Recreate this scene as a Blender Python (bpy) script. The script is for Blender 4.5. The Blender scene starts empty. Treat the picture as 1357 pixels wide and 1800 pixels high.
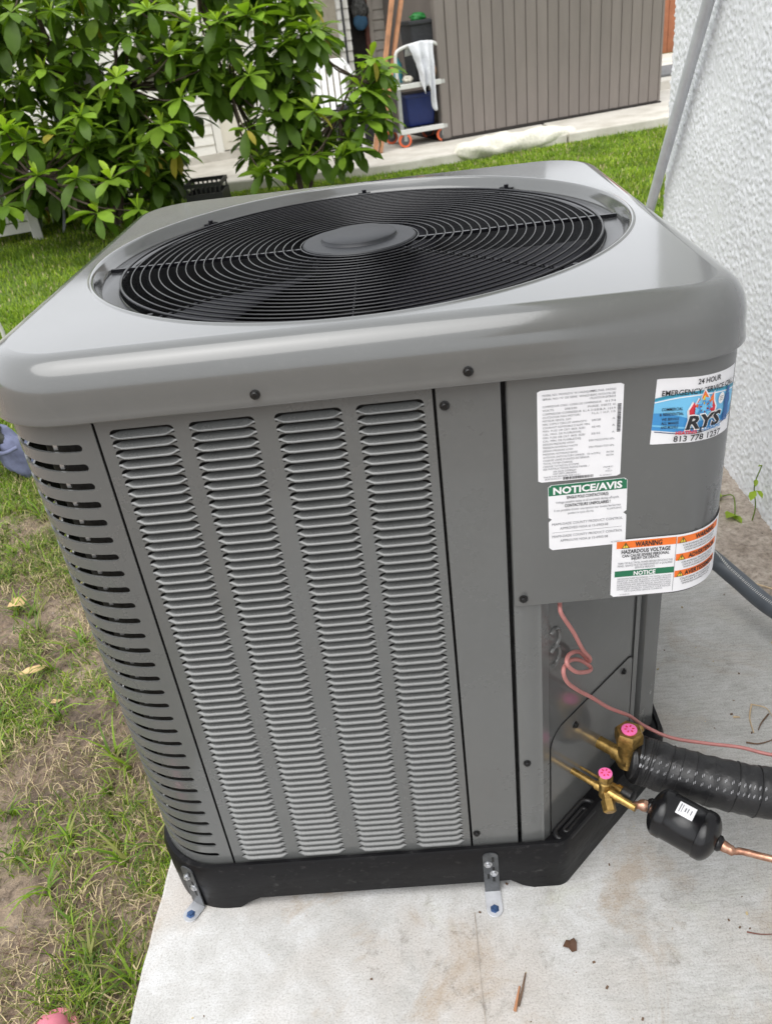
import bpy, bmesh, math, random
import numpy as np
from mathutils import Vector, Matrix, noise as mnoise

random.seed(7)
RNG = np.random.default_rng(11)
scene = bpy.context.scene
COL = scene.collection

# ------------------------------------------------------------------ camera
CAM_R = [[0.9941186151, -0.0035111255, -0.1082397849],
         [-0.0940039146, -0.5242419317, -0.8463649692],
         [-0.0537721403, 0.8515621345, -0.5214887227]]
CAM_C = (0.07272361, -0.88486518, 1.31492072)
CAM_F = 1457.57
cam_data = bpy.data.cameras.new('camera')
cam = bpy.data.objects.new('camera', cam_data)
COL.objects.link(cam)
r0, r1, r2 = CAM_R
cam.matrix_world = Matrix(((r0[0], -r1[0], -r2[0], CAM_C[0]),
                           (r0[1], -r1[1], -r2[1], CAM_C[1]),
                           (r0[2], -r1[2], -r2[2], CAM_C[2]),
                           (0, 0, 0, 1)))
cam_data.sensor_fit = 'VERTICAL'
cam_data.sensor_height = 36.0
cam_data.sensor_width = 27.0
cam_data.lens = CAM_F / 1800.0 * 36.0
cam_data.clip_start = 0.02
cam_data.clip_end = 600
cam_data.dof.use_dof = True
cam_data.dof.focus_distance = 1.25
cam_data.dof.aperture_fstop = 11
scene.camera = cam

# ------------------------------------------------------------------ light
SUN_EL, SUN_AZ = math.radians(64), math.radians(212)     # azimuth clockwise from +Y
world = bpy.data.worlds.new('World')
scene.world = world
world.use_nodes = True
nt = world.node_tree
nt.nodes.clear()
wo = nt.nodes.new('ShaderNodeOutputWorld')
bg = nt.nodes.new('ShaderNodeBackground')
sky = nt.nodes.new('ShaderNodeTexSky')
sky.sky_type = 'NISHITA'
sky.sun_disc = False
sky.sun_elevation = SUN_EL
sky.sun_rotation = SUN_AZ
sky.air_density = 1.0
sky.dust_density = 4.0
sky.ozone_density = 1.0
hs = nt.nodes.new('ShaderNodeHueSaturation')
hs.inputs['Saturation'].default_value = 0.15
bg.inputs['Strength'].default_value = 0.15
nt.links.new(sky.outputs[0], hs.inputs['Color'])
# high thin overcast: an even white cloud sheet over the clear-sky model
cl = nt.nodes.new('ShaderNodeMix')
cl.data_type = 'RGBA'
cl.inputs[0].default_value = 0.65
cl.inputs[7].default_value = (7.0, 7.15, 7.4, 1)
nt.links.new(hs.outputs[0], cl.inputs[6])
nt.links.new(cl.outputs[2], bg.inputs['Color'])
nt.links.new(bg.outputs[0], wo.inputs[0])
sun_d = bpy.data.lights.new('sun', 'SUN')
sun_d.energy = 1.2
sun_d.angle = math.radians(58)
sun_d.color = (1.0, 0.985, 0.96)
sun = bpy.data.objects.new('sun', sun_d)
COL.objects.link(sun)
sdir = Vector((math.sin(SUN_AZ) * math.cos(SUN_EL), math.cos(SUN_AZ) * math.cos(SUN_EL), math.sin(SUN_EL)))
sun.rotation_euler = sdir.to_track_quat('Z', 'Y').to_euler()
sun.location = (0, 0, 8)
scene.view_settings.view_transform = 'Standard'
scene.view_settings.look = 'None'
scene.view_settings.exposure = 0.74
scene.view_settings.gamma = 1.0
scene.view_settings.use_curve_mapping = False
try:
    scene.cycles.max_bounces = 8
    scene.cycles.transparent_max_bounces = 8
    scene.cycles.use_denoising = True
except Exception:
    pass

# ------------------------------------------------------------------ materials
def new_mat(name):
    m = bpy.data.materials.new(name)
    m.use_nodes = True
    n = m.node_tree
    b = n.nodes.get('Principled BSDF')
    return m, n, b

def N(n, typ, **kw):
    x = n.nodes.new(typ)
    for k, v in kw.items():
        if k in x.inputs.keys():
            x.inputs[k].default_value = v
        else:
            setattr(x, k, v)
    return x

def coords(n, scale=(1, 1, 1), kind='Object'):
    tc = n.nodes.new('ShaderNodeTexCoord')
    mp = n.nodes.new('ShaderNodeMapping')
    mp.inputs['Scale'].default_value = scale
    n.links.new(tc.outputs[kind], mp.inputs['Vector'])
    return mp.outputs[0]

def noise(n, vec, scale, detail=3, rough=0.55, dist=0.0):
    t = N(n, 'ShaderNodeTexNoise', Scale=scale, Detail=detail, Roughness=rough, Distortion=dist)
    n.links.new(vec, t.inputs['Vector'])
    return t.outputs['Fac']

def ramp(n, fac, stops, interp='LINEAR'):
    r = n.nodes.new('ShaderNodeValToRGB')
    r.color_ramp.interpolation = interp
    els = r.color_ramp.elements
    while len(els) < len(stops):
        els.new(0.5)
    for e, (p, c) in zip(els, stops):
        e.position = p
        e.color = (c[0], c[1], c[2], 1) if hasattr(c, '__len__') else (c, c, c, 1)
    n.links.new(fac, r.inputs[0])
    return r.outputs['Color']

def mix(n, fac, a, b, mode='MIX'):
    m = n.nodes.new('ShaderNodeMix')
    m.data_type = 'RGBA'
    m.blend_type = mode
    for s, v in ((m.inputs[0], fac), (m.inputs[6], a), (m.inputs[7], b)):
        if hasattr(v, 'is_linked') or isinstance(v, bpy.types.NodeSocket):
            n.links.new(v, s)
        elif hasattr(v, '__len__'):
            s.default_value = (v[0], v[1], v[2], 1)
        else:
            s.default_value = v
    return m.outputs[2]

def bump(n, b, height, strength=0.3, dist=0.002):
    bp = N(n, 'ShaderNodeBump', Strength=strength, Distance=dist)
    n.links.new(height, bp.inputs['Height'])
    n.links.new(bp.outputs[0], b.inputs['Normal'])

def simple(name, col, rough=0.5, metal=0.0, var=0.12, vscale=30, bumpk=0.0, bscale=200, spec=0.5, coat=0.0):
    m, n, b = new_mat(name)
    v = coords(n)
    f = noise(n, v, vscale, 4)
    lo = [c * (1 - var) for c in col]
    hi = [min(1, c * (1 + var)) for c in col]
    n.links.new(ramp(n, f, [(0.3, lo), (0.7, hi)]), b.inputs['Base Color'])
    b.inputs['Roughness'].default_value = rough
    b.inputs['Metallic'].default_value = metal
    b.inputs['Specular IOR Level'].default_value = spec
    if coat:
        b.inputs['Coat Weight'].default_value = coat
        b.inputs['Coat Roughness'].default_value = 0.12
    if bumpk:
        bump(n, b, noise(n, v, bscale, 3), bumpk, 0.001)
    return m

def board_mat(name, col, rough, spread):
    m, n, b = new_mat(name)
    v = coords(n)
    inf = n.nodes.new('ShaderNodeObjectInfo')
    f = noise(n, coords(n, (1, 1, 0.25)), 9, 5, 0.65)
    base = ramp(n, f, [(0.3, [c * 0.92 for c in col]), (0.7, [c * 1.07 for c in col])])
    mr = n.nodes.new('ShaderNodeMapRange')
    mr.inputs['To Min'].default_value = 1 - spread
    mr.inputs['To Max'].default_value = 1 + spread
    n.links.new(inf.outputs['Random'], mr.inputs['Value'])
    hv = n.nodes.new('ShaderNodeHueSaturation')
    n.links.new(mr.outputs[0], hv.inputs['Value'])
    n.links.new(base, hv.inputs['Color'])
    n.links.new(hv.outputs[0], b.inputs['Base Color'])
    b.inputs['Roughness'].default_value = rough
    bump(n, b, noise(n, coords(n, (3, 3, 0.3)), 40, 4), 0.25, 0.002)
    return m

def paint_mat(name, col, rlo, rhi, coat=0.0, smudge=0.1):
    m, n, b = new_mat(name)
    v = coords(n)
    big = noise(n, v, 3.0, 4, 0.6)
    fine = noise(n, v, 60, 5, 0.65)
    c1 = ramp(n, big, [(0.3, [x * (1 - smudge * .6) for x in col]), (0.7, [x * (1 + smudge * .6) for x in col])])
    dust = ramp(n, fine, [(0.55, 0.0), (0.85, 1.0)])
    c2 = mix(n, mix(n, 0.035, (0, 0, 0), dust), c1, (0.45, 0.42, 0.38))
    n.links.new(c2, b.inputs['Base Color'])
    rr = ramp(n, mix(n, 0.18, big, fine), [(0.3, rlo), (0.72, rhi)])
    n.links.new(rr, b.inputs['Roughness'])
    if coat:
        b.inputs['Coat Weight'].default_value = coat
        b.inputs['Coat Roughness'].default_value = 0.08
    # fine orange peel over a very slight waviness of the sheet
    b1 = N(n, 'ShaderNodeBump', Strength=0.10, Distance=0.0006)
    n.links.new(noise(n, v, 420, 2), b1.inputs['Height'])
    b2 = N(n, 'ShaderNodeBump', Strength=0.07, Distance=0.004)
    n.links.new(noise(n, v, 7, 2, 0.4), b2.inputs['Height'])
    n.links.new(b1.outputs[0], b2.inputs['Normal'])
    n.links.new(b2.outputs[0], b.inputs['Normal'])
    return m

M = {}
M['paint'] = paint_mat('grey_paint', (0.112, 0.115, 0.113), 0.22, 0.34, 0.35)
M['paint_top'] = paint_mat('grey_gloss_paint', (0.108, 0.111, 0.109), 0.08, 0.22, 0.85, 0.12)
M['paint_gloss'] = paint_mat('dark_gloss_paint', (0.105, 0.107, 0.105), 0.10, 0.2, 0.25, 0.1)
M['black_plastic'] = simple('black_plastic', (0.014, 0.014, 0.015), 0.42, 0, 0.3, 25, 0.25, 300)
M['base_plastic'] = None
M['guard_black'] = simple('black_coated_wire', (0.006, 0.006, 0.008), 0.22, 0, 0.2, 40, spec=0.4)
M['ring_black'] = simple('charcoal_gloss_ring', (0.035, 0.036, 0.038), 0.22, 0, 0.2, 20)
M['dark_void'] = simple('black_coil', (0.018, 0.018, 0.018), 0.6, 0.3, 0.6, 160)
M['cap_rubber'] = simple('charcoal_rubber', (0.016, 0.0175, 0.021), 0.5, 0, 0.1, 30, 0.1, 300)
M['blade'] = simple('dark_blade', (0.010, 0.010, 0.014), 0.6, 0.0, 0.1, 10, spec=0.2)
M['alu'] = simple('bare_aluminium', (0.55, 0.55, 0.54), 0.4, 0.9, 0.1, 40)
M['screw'] = simple('dark_screw_steel', (0.03, 0.03, 0.03), 0.3, 0.7, 0.2, 300)
M['zinc'] = simple('zinc_steel', (0.55, 0.56, 0.58), 0.32, 0.9, 0.15, 120, 0.1, 300)
M['strap'] = simple('grey_steel_strap', (0.10, 0.105, 0.11), 0.42, 0.6, 0.25, 90, 0.1, 300)
M['strap_white'] = simple('white_galvanised_foot', (0.62, 0.63, 0.66), 0.45, 0.4, 0.12, 60)
M['anchor'] = simple('blue_anchor_screw', (0.05, 0.10, 0.22), 0.35, 0.5, 0.3, 300)
M['brass'] = simple('brass', (0.40, 0.26, 0.085), 0.34, 0.9, 0.4, 120, 0.15, 200)
M['copper'] = None
M['pink_cap'] = simple('pink_plastic', (0.85, 0.16, 0.42), 0.45, 0, 0.1, 100)
M['dark_ink'] = simple('black_ink', (0.015, 0.015, 0.018), 0.6, 0, 0.05)
M['grey_ink'] = simple('grey_ink', (0.16, 0.16, 0.18), 0.6, 0, 0.05)
M['label_white'] = simple('label_white', (0.78, 0.78, 0.80), 0.4, 0, 0.03, 40)
M['ink_white'] = simple('white_ink', (0.8, 0.8, 0.8), 0.5, 0, 0.02)
M['green_ink'] = simple('green_ink', (0.012, 0.15, 0.07), 0.45, 0, 0.05)
M['orange_ink'] = simple('orange_ink', (0.80, 0.17, 0.02), 0.45, 0, 0.05)
M['rust_ink'] = simple('faded_orange_ink', (0.55, 0.12, 0.03), 0.45, 0, 0.05)
M['yellow_ink'] = simple('yellow_ink', (0.85, 0.60, 0.06), 0.45, 0, 0.05)
M['red_ink'] = simple('red_ink', (0.62, 0.03, 0.05), 0.45, 0, 0.05)
M['sky_ink'] = simple('sky_blue_ink', (0.16, 0.48, 0.74), 0.4, 0, 0.05)
M['mid_blue_ink'] = simple('mid_blue_ink', (0.05, 0.27, 0.58), 0.4, 0, 0.05)
M['deep_blue_ink'] = simple('deep_blue_ink', (0.015, 0.11, 0.33), 0.4, 0, 0.05)
M['teal_ink'] = simple('teal_ink', (0.03, 0.25, 0.36), 0.4, 0, 0.05)
M['navy_ink'] = simple('navy_ink', (0.02, 0.045, 0.12), 0.4, 0, 0.05)
M['wire_pink'] = simple('dusty_pink_cable', (0.42, 0.17, 0.155), 0.5, 0, 0.12, 40)
M['black_foam'] = None
M['conduit'] = simple('grey_conduit', (0.10, 0.112, 0.128), 0.42, 0, 0.1, 30)
M['drier_black'] = simple('glossy_black_enamel', (0.006, 0.006, 0.007), 0.24, 0, 0.2, 40, 0.08, 120, spec=0.4)
M['pole'] = simple('galvanised_pole', (0.50, 0.51, 0.54), 0.38, 0.1, 0.1, 20)
M['shed'] = board_mat('taupe_vinyl', (0.185, 0.160, 0.143), 0.6, 0.07)
M['siding_white'] = simple('white_vinyl_siding', (0.80, 0.78, 0.72), 0.55, 0, 0.04, 5)
M['siding_beige'] = simple('beige_vinyl_siding', (0.52, 0.47, 0.41), 0.55, 0, 0.05, 5)
M['door_white'] = simple('cream_door_paint', (0.72, 0.68, 0.58), 0.5, 0, 0.04, 5)
M['taupe_board'] = simple('weathered_taupe', (0.36, 0.32, 0.25), 0.7, 0, 0.15, 12)
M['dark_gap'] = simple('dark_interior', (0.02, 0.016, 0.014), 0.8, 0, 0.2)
M['wood'] = simple('orange_brown_wood', (0.42, 0.20, 0.10), 0.6, 0, 0.25, 14)
M['wood_light'] = simple('pale_wood', (0.58, 0.42, 0.28), 0.6, 0, 0.15, 14)
M['fence'] = simple('rust_brown_fence', (0.34, 0.12, 0.055), 0.6, 0, 0.15, 8)
M['white_plastic'] = simple('white_plastic', (0.8, 0.8, 0.8), 0.4, 0, 0.02)
M['cart_grey'] = simple('grey_cart_plastic', (0.28, 0.29, 0.27), 0.5, 0, 0.1, 20)
M['cart_dark'] = simple('dark_cart_shelf', (0.07, 0.07, 0.072), 0.6, 0, 0.15, 20)
M['cart_pale'] = simple('pale_cart_rail', (0.6, 0.6, 0.57), 0.45, 0, 0.05, 20)
M['orange_rubber'] = simple('orange_rubber', (0.75, 0.14, 0.05), 0.5, 0, 0.1)
M['blue_bin'] = simple('navy_plastic_bin', (0.006, 0.018, 0.11), 0.35, 0, 0.1)
M['grey_fabric'] = simple('charcoal_fabric', (0.03, 0.031, 0.034), 0.8, 0, 0.2)
M['green_plastic'] = simple('green_plastic', (0.03, 0.22, 0.05), 0.5, 0, 0.2)
M['teal_plastic'] = simple('teal_plastic', (0.06, 0.3, 0.36), 0.5, 0, 0.2)
M['tan_skin'] = simple('tan_leather', (0.42, 0.25, 0.15), 0.6, 0, 0.15)
M['towel'] = simple('pale_grey_cotton', (0.66, 0.67, 0.70), 0.9, 0, 0.08, 60, 0.4, 120)
M['tarp'] = simple('cream_netting', (0.66, 0.63, 0.54), 0.9, 0, 0.15, 40, 0.8, 60)
M['hat'] = simple('grey_camouflage_cloth', (0.10, 0.10, 0.095), 0.9, 0, 0.7, 40)
M['hat_blue'] = simple('steel_blue_cloth', (0.05, 0.13, 0.22), 0.85, 0, 0.1)
M['rust_post'] = simple('red_brown_post', (0.18, 0.07, 0.05), 0.7, 0, 0.2)
M['milk_crate'] = simple('black_crate_plastic', (0.015, 0.015, 0.015), 0.5, 0, 0.1)
M['bench_white'] = simple('chalky_white_boards', (0.55, 0.54, 0.50), 0.6, 0, 0.08, 10)
M['mesh_grey'] = simple('grey_mesh_fabric', (0.22, 0.21, 0.20), 0.8, 0, 0.15, 60)
M['denim'] = simple('lavender_blue_denim', (0.15, 0.165, 0.26), 0.85, 0, 0.25, 30, 0.5, 80)
M['boot'] = simple('dark_grey_vinyl', (0.05, 0.052, 0.045), 0.4, 0, 0.3, 15)
M['pink_foam'] = simple('pink_foam', (0.72, 0.22, 0.29), 0.6, 0, 0.05)
M['dead_leaf'] = simple('tan_dry_leaf', (0.52, 0.36, 0.17), 0.8, 0, 0.2, 40)
M['brown_leaf'] = simple('brown_wet_leaf', (0.09, 0.045, 0.025), 0.7, 0, 0.2, 60)
M['twig'] = simple('brown_twig', (0.13, 0.08, 0.05), 0.8, 0, 0.3, 90)
M['twig_pale'] = simple('straw_twig', (0.55, 0.42, 0.27), 0.8, 0, 0.2, 90)
M['bark'] = simple('brown_bark', (0.085, 0.06, 0.045), 0.85, 0, 0.35, 40, 0.6, 60)
M['roof'] = simple('grey_shingle', (0.14, 0.14, 0.14), 0.85, 0, 0.2, 20)

def copper_mat():
    m, n, b = new_mat('heat_stained_copper')
    v = coords(n)
    f = noise(n, v, 45, 4, 0.6)
    c = ramp(n, f, [(0.34, (0.10, 0.065, 0.055)), (0.52, (0.34, 0.17, 0.11)), (0.70, (0.52, 0.33, 0.24))])
    n.links.new(c, b.inputs['Base Color'])
    b.inputs['Metallic'].default_value = 0.85
    n.links.new(ramp(n, f, [(0.3, 0.5), (0.7, 0.25)]), b.inputs['Roughness'])
    return m
M['copper'] = copper_mat()

def foam_mat():
    m, n, b = new_mat('black_taped_insulation')
    v = coords(n)
    f = noise(n, coords(n, (60, 60, 160)), 3.0, 4, 0.7)
    g = noise(n, v, 25, 2)
    mask = mix(n, 1.0, ramp(n, f, [(0.60, 0.0), (0.74, 1.0)]), ramp(n, g, [(0.45, 0.0), (0.65, 0.35)]), 'MULTIPLY')
    n.links.new(mix(n, mask, (0.011, 0.011, 0.012), (0.22, 0.22, 0.23)), b.inputs['Base Color'])
    n.links.new(ramp(n, g, [(0.35, 0.3), (0.65, 0.55)]), b.inputs['Roughness'])
    bump(n, b, noise(n, v, 70, 4), 0.5, 0.003)
    return m
M['black_foam'] = foam_mat()

def base_mat():
    m, n, b = new_mat('scuffed_black_base')
    v = coords(n)
    f = noise(n, coords(n, (14, 14, 60)), 2.0, 6, 0.7)
    s = noise(n, v, 70, 5, 0.7)
    k = mix(n, 1.0, ramp(n, f, [(0.5, 0.0), (0.75, 1.0)]), ramp(n, s, [(0.52, 0.0), (0.72, 0.6)]), 'MULTIPLY')
    n.links.new(mix(n, k, (0.006, 0.006, 0.007), (0.16, 0.155, 0.15)), b.inputs['Base Color'])
    n.links.new(ramp(n, f, [(0.3, 0.35), (0.7, 0.55)]), b.inputs['Roughness'])
    b.inputs['Specular IOR Level'].default_value = 0.22
    bump(n, b, s, 0.15, 0.001)
    return m
M['base_plastic'] = base_mat()

def concrete_mat():
    m, n, b = new_mat('stained_concrete')
    v = coords(n)
    big = noise(n, v, 2.3, 5, 0.6, 0.4)
    mid = noise(n, v, 11, 7, 0.72, 0.5)
    fine = noise(n, v, 300, 5, 0.8)
    broom = noise(n, coords(n, (16, 105, 1)), 1.5, 6, 0.75, 0.6)
    base = ramp(n, mid, [(0.3, (0.45, 0.435, 0.405)), (0.48, (0.565, 0.55, 0.52)), (0.66, (0.68, 0.67, 0.65))])
    stain = ramp(n, big, [(0.48, 0.0), (0.62, 0.75)])
    base = mix(n, 1.0, base, (0.88, 0.895, 0.92), 'MULTIPLY')
    c = mix(n, stain, base, (0.485, 0.445, 0.405))
    brown = ramp(n, noise(n, v, 4.5, 6, 0.7, 0.8), [(0.54, 0.0), (0.68, 0.8)])
    c = mix(n, brown, c, (0.37, 0.29, 0.21))
    grime = mix(n, 1.0, ramp(n, noise(n, v, 30, 6, 0.8, 0.5), [(0.53, 0.0), (0.68, 0.8)]), ramp(n, noise(n, v, 3.3, 3, 0.6), [(0.5, 0.0), (0.62, 1.0)]), 'MULTIPLY')
    c = mix(n, grime, c, (0.22, 0.20, 0.175))
    moss = ramp(n, noise(n, coords(n, (1, 1.4, 1)), 6.2, 4, 0.6), [(0.60, 0.0), (0.75, 0.35)])
    c = mix(n, moss, c, (0.42, 0.43, 0.30))
    # broom finish, stronger towards the wall
    sx = n.nodes.new('ShaderNodeSeparateXYZ')
    tc = n.nodes.new('ShaderNodeTexCoord')
    n.links.new(tc.outputs['Object'], sx.inputs[0])
    gx = n.nodes.new('ShaderNodeMapRange')
    gx.inputs['From Min'].default_value = 0.1
    gx.inputs['From Max'].default_value = 0.55
    n.links.new(sx.outputs['X'], gx.inputs['Value'])
    bm_ = ramp(n, broom, [(0.36, (0.66, 0.65, 0.63)), (0.55, (1.0, 1.0, 1.0))])
    c = mix(n, gx.outputs[0], c, mix(n, 1.0, c, bm_, 'MULTIPLY'))
    c = mix(n, gx.outputs[0], c, mix(n, 0.45, c, (0.42, 0.42, 0.40)))
    spk = ramp(n, fine, [(0.30, (0.48, 0.45, 0.42)), (0.48, (1, 1, 1)), (0.72, (1.2, 1.2, 1.2))])
    c = mix(n, 0.9, c, mix(n, 1.0, c, spk, 'MULTIPLY'))
    pit = ramp(n, noise(n, v, 85, 5, 0.85), [(0.66, 0.0), (0.72, 1.0)])
    c = mix(n, mix(n, 1.0, pit, ramp(n, mid, [(0.45, 0.0), (0.6, 0.7)]), 'MULTIPLY'), c, (0.14, 0.12, 0.10))
    n.links.new(c, b.inputs['Base Color'])
    b.inputs['Roughness'].default_value = 0.85
    h = mix(n, 0.35, fine, broom)
    bump(n, b, h, 0.55, 0.003)
    return m
M['concrete'] = concrete_mat()

def old_concrete_mat():
    m, n, b = new_mat('rough_brown_concrete')
    v = coords(n)
    f = noise(n, v, 14, 6, 0.7)
    g = noise(n, v, 90, 4, 0.7)
    c = ramp(n, f, [(0.3, (0.22, 0.18, 0.145)), (0.5, (0.33, 0.28, 0.235)), (0.7, (0.44, 0.39, 0.33))])
    sp = ramp(n, g, [(0.3, (0.6, 0.58, 0.55)), (0.5, (1, 1, 1)), (0.72, (1.3, 1.3, 1.3))])
    n.links.new(mix(n, 1.0, c, sp, 'MULTIPLY'), b.inputs['Base Color'])
    b.inputs['Roughness'].default_value = 0.9
    bump(n, b, mix(n, 0.5, f, g), 0.9, 0.008)
    return m
M['old_concrete'] = old_concrete_mat()

def patio_mat():
    m, n, b = new_mat('pale_patio_concrete')
    v = coords(n)
    f = noise(n, v, 3, 6, 0.65)
    n.links.new(ramp(n, f, [(0.3, (0.42, 0.39, 0.33)), (0.6, (0.58, 0.55, 0.49))]), b.inputs['Base Color'])
    b.inputs['Roughness'].default_value = 0.9
    bump(n, b, noise(n, v, 40, 4), 0.4, 0.006)
    return m
M['patio'] = patio_mat()

def soil_mat():
    m, n, b = new_mat('sandy_soil')
    v = coords(n)
    f = noise(n, v, 5, 6, 0.7, 0.3)
    g = noise(n, v, 45, 6, 0.75)
    c = ramp(n, f, [(0.30, (0.13, 0.10, 0.08)), (0.48, (0.25, 0.185, 0.135)), (0.66, (0.39, 0.305, 0.225))])
    sp = ramp(n, g, [(0.30, (0.35, 0.33, 0.31)), (0.5, (1, 1, 1)), (0.70, (1.5, 1.45, 1.35))])
    c = mix(n, 1.0, c, sp, 'MULTIPLY')
    sx = n.nodes.new('ShaderNodeSeparateXYZ')
    tc = n.nodes.new('ShaderNodeTexCoord')
    n.links.new(tc.outputs['Object'], sx.inputs[0])
    gr = n.nodes.new('ShaderNodeMapRange')
    gr.inputs['From Min'].default_value = 1.4
    gr.inputs['From Max'].default_value = 2.6
    n.links.new(sx.outputs['Y'], gr.inputs['Value'])
    grass = ramp(n, g, [(0.3, (0.06, 0.10, 0.018)), (0.7, (0.17, 0.24, 0.035))])
    c = mix(n, gr.outputs[0], c, grass)
    n.links.new(c, b.inputs['Base Color'])
    b.inputs['Roughness'].default_value = 0.95
    bump(n, b, mix(n, 0.4, g, noise(n, v, 18, 4)), 1.0, 0.03)
    return m
M['soil'] = soil_mat()

def leaf_mat(name, col, rough=0.35, trans=0.3, ns=8):
    m, n, b = new_mat(name)
    v = coords(n)
    f = noise(n, v, ns, 3)
    inf = n.nodes.new('ShaderNodeObjectInfo')
    hsv = n.nodes.new('ShaderNodeHueSaturation')
    base = ramp(n, f, [(0.3, [c * .7 for c in col]), (0.7, [c * 1.25 for c in col])])
    n.links.new(base, hsv.inputs['Color'])
    mr = n.nodes.new('ShaderNodeMapRange')
    mr.inputs['To Min'].default_value = 0.75
    mr.inputs['To Max'].default_value = 1.3
    n.links.new(inf.outputs['Random'], mr.inputs['Value'])
    n.links.new(mr.outputs[0], hsv.inputs['Value'])
    n.links.new(hsv.outputs[0], b.inputs['Base Color'])
    b.inputs['Roughness'].default_value = rough
    b.inputs['Specular IOR Level'].default_value = 0.25
    tr = n.nodes.new('ShaderNodeBsdfTranslucent')
    n.links.new(mix(n, 1.0, hsv.outputs[0], (1.3, 1.4, 0.5), 'MULTIPLY'), tr.inputs['Color'])
    ms = n.nodes.new('ShaderNodeMixShader')
    ms.inputs[0].default_value = trans
    out = n.nodes.get('Material Output')
    n.links.new(b.outputs[0], ms.inputs[1])
    n.links.new(tr.outputs[0], ms.inputs[2])
    n.links.new(ms.outputs[0], out.inputs['Surface'])
    return m
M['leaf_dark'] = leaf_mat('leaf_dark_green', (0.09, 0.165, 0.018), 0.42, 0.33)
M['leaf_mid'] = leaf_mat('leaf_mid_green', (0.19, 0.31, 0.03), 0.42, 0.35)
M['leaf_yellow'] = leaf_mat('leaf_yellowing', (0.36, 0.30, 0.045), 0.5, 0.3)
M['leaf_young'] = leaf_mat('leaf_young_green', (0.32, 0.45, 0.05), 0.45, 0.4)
M['grass_a'] = leaf_mat('grass_green', (0.18, 0.29, 0.024), 0.5, 0.3, 3)
M['grass_b'] = leaf_mat('grass_light', (0.34, 0.45, 0.05), 0.5, 0.35, 3)
M['grass_c'] = leaf_mat('grass_dark', (0.09, 0.16, 0.022), 0.5, 0.25, 3)
M['grass_olive'] = leaf_mat('grass_olive', (0.22, 0.23, 0.07), 0.6, 0.25, 3)
M['straw'] = simple('dry_straw', (0.46, 0.37, 0.21), 0.8, 0, 0.3, 20)

def stucco_mat():
    m, n, b = new_mat('white_stucco')
    v = coords(n)
    f = noise(n, v, 4, 4)
    n.links.new(ramp(n, f, [(0.3, (0.65, 0.66, 0.68)), (0.7, (0.72, 0.73, 0.745))]), b.inputs['Base Color'])
    b.inputs['Roughness'].default_value = 0.5
    bump(n, b, noise(n, v, 160, 3), 0.25, 0.002)
    return m
M['stucco'] = stucco_mat()

# ------------------------------------------------------------------ mesh helpers
WORLD_LOC = {}

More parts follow.
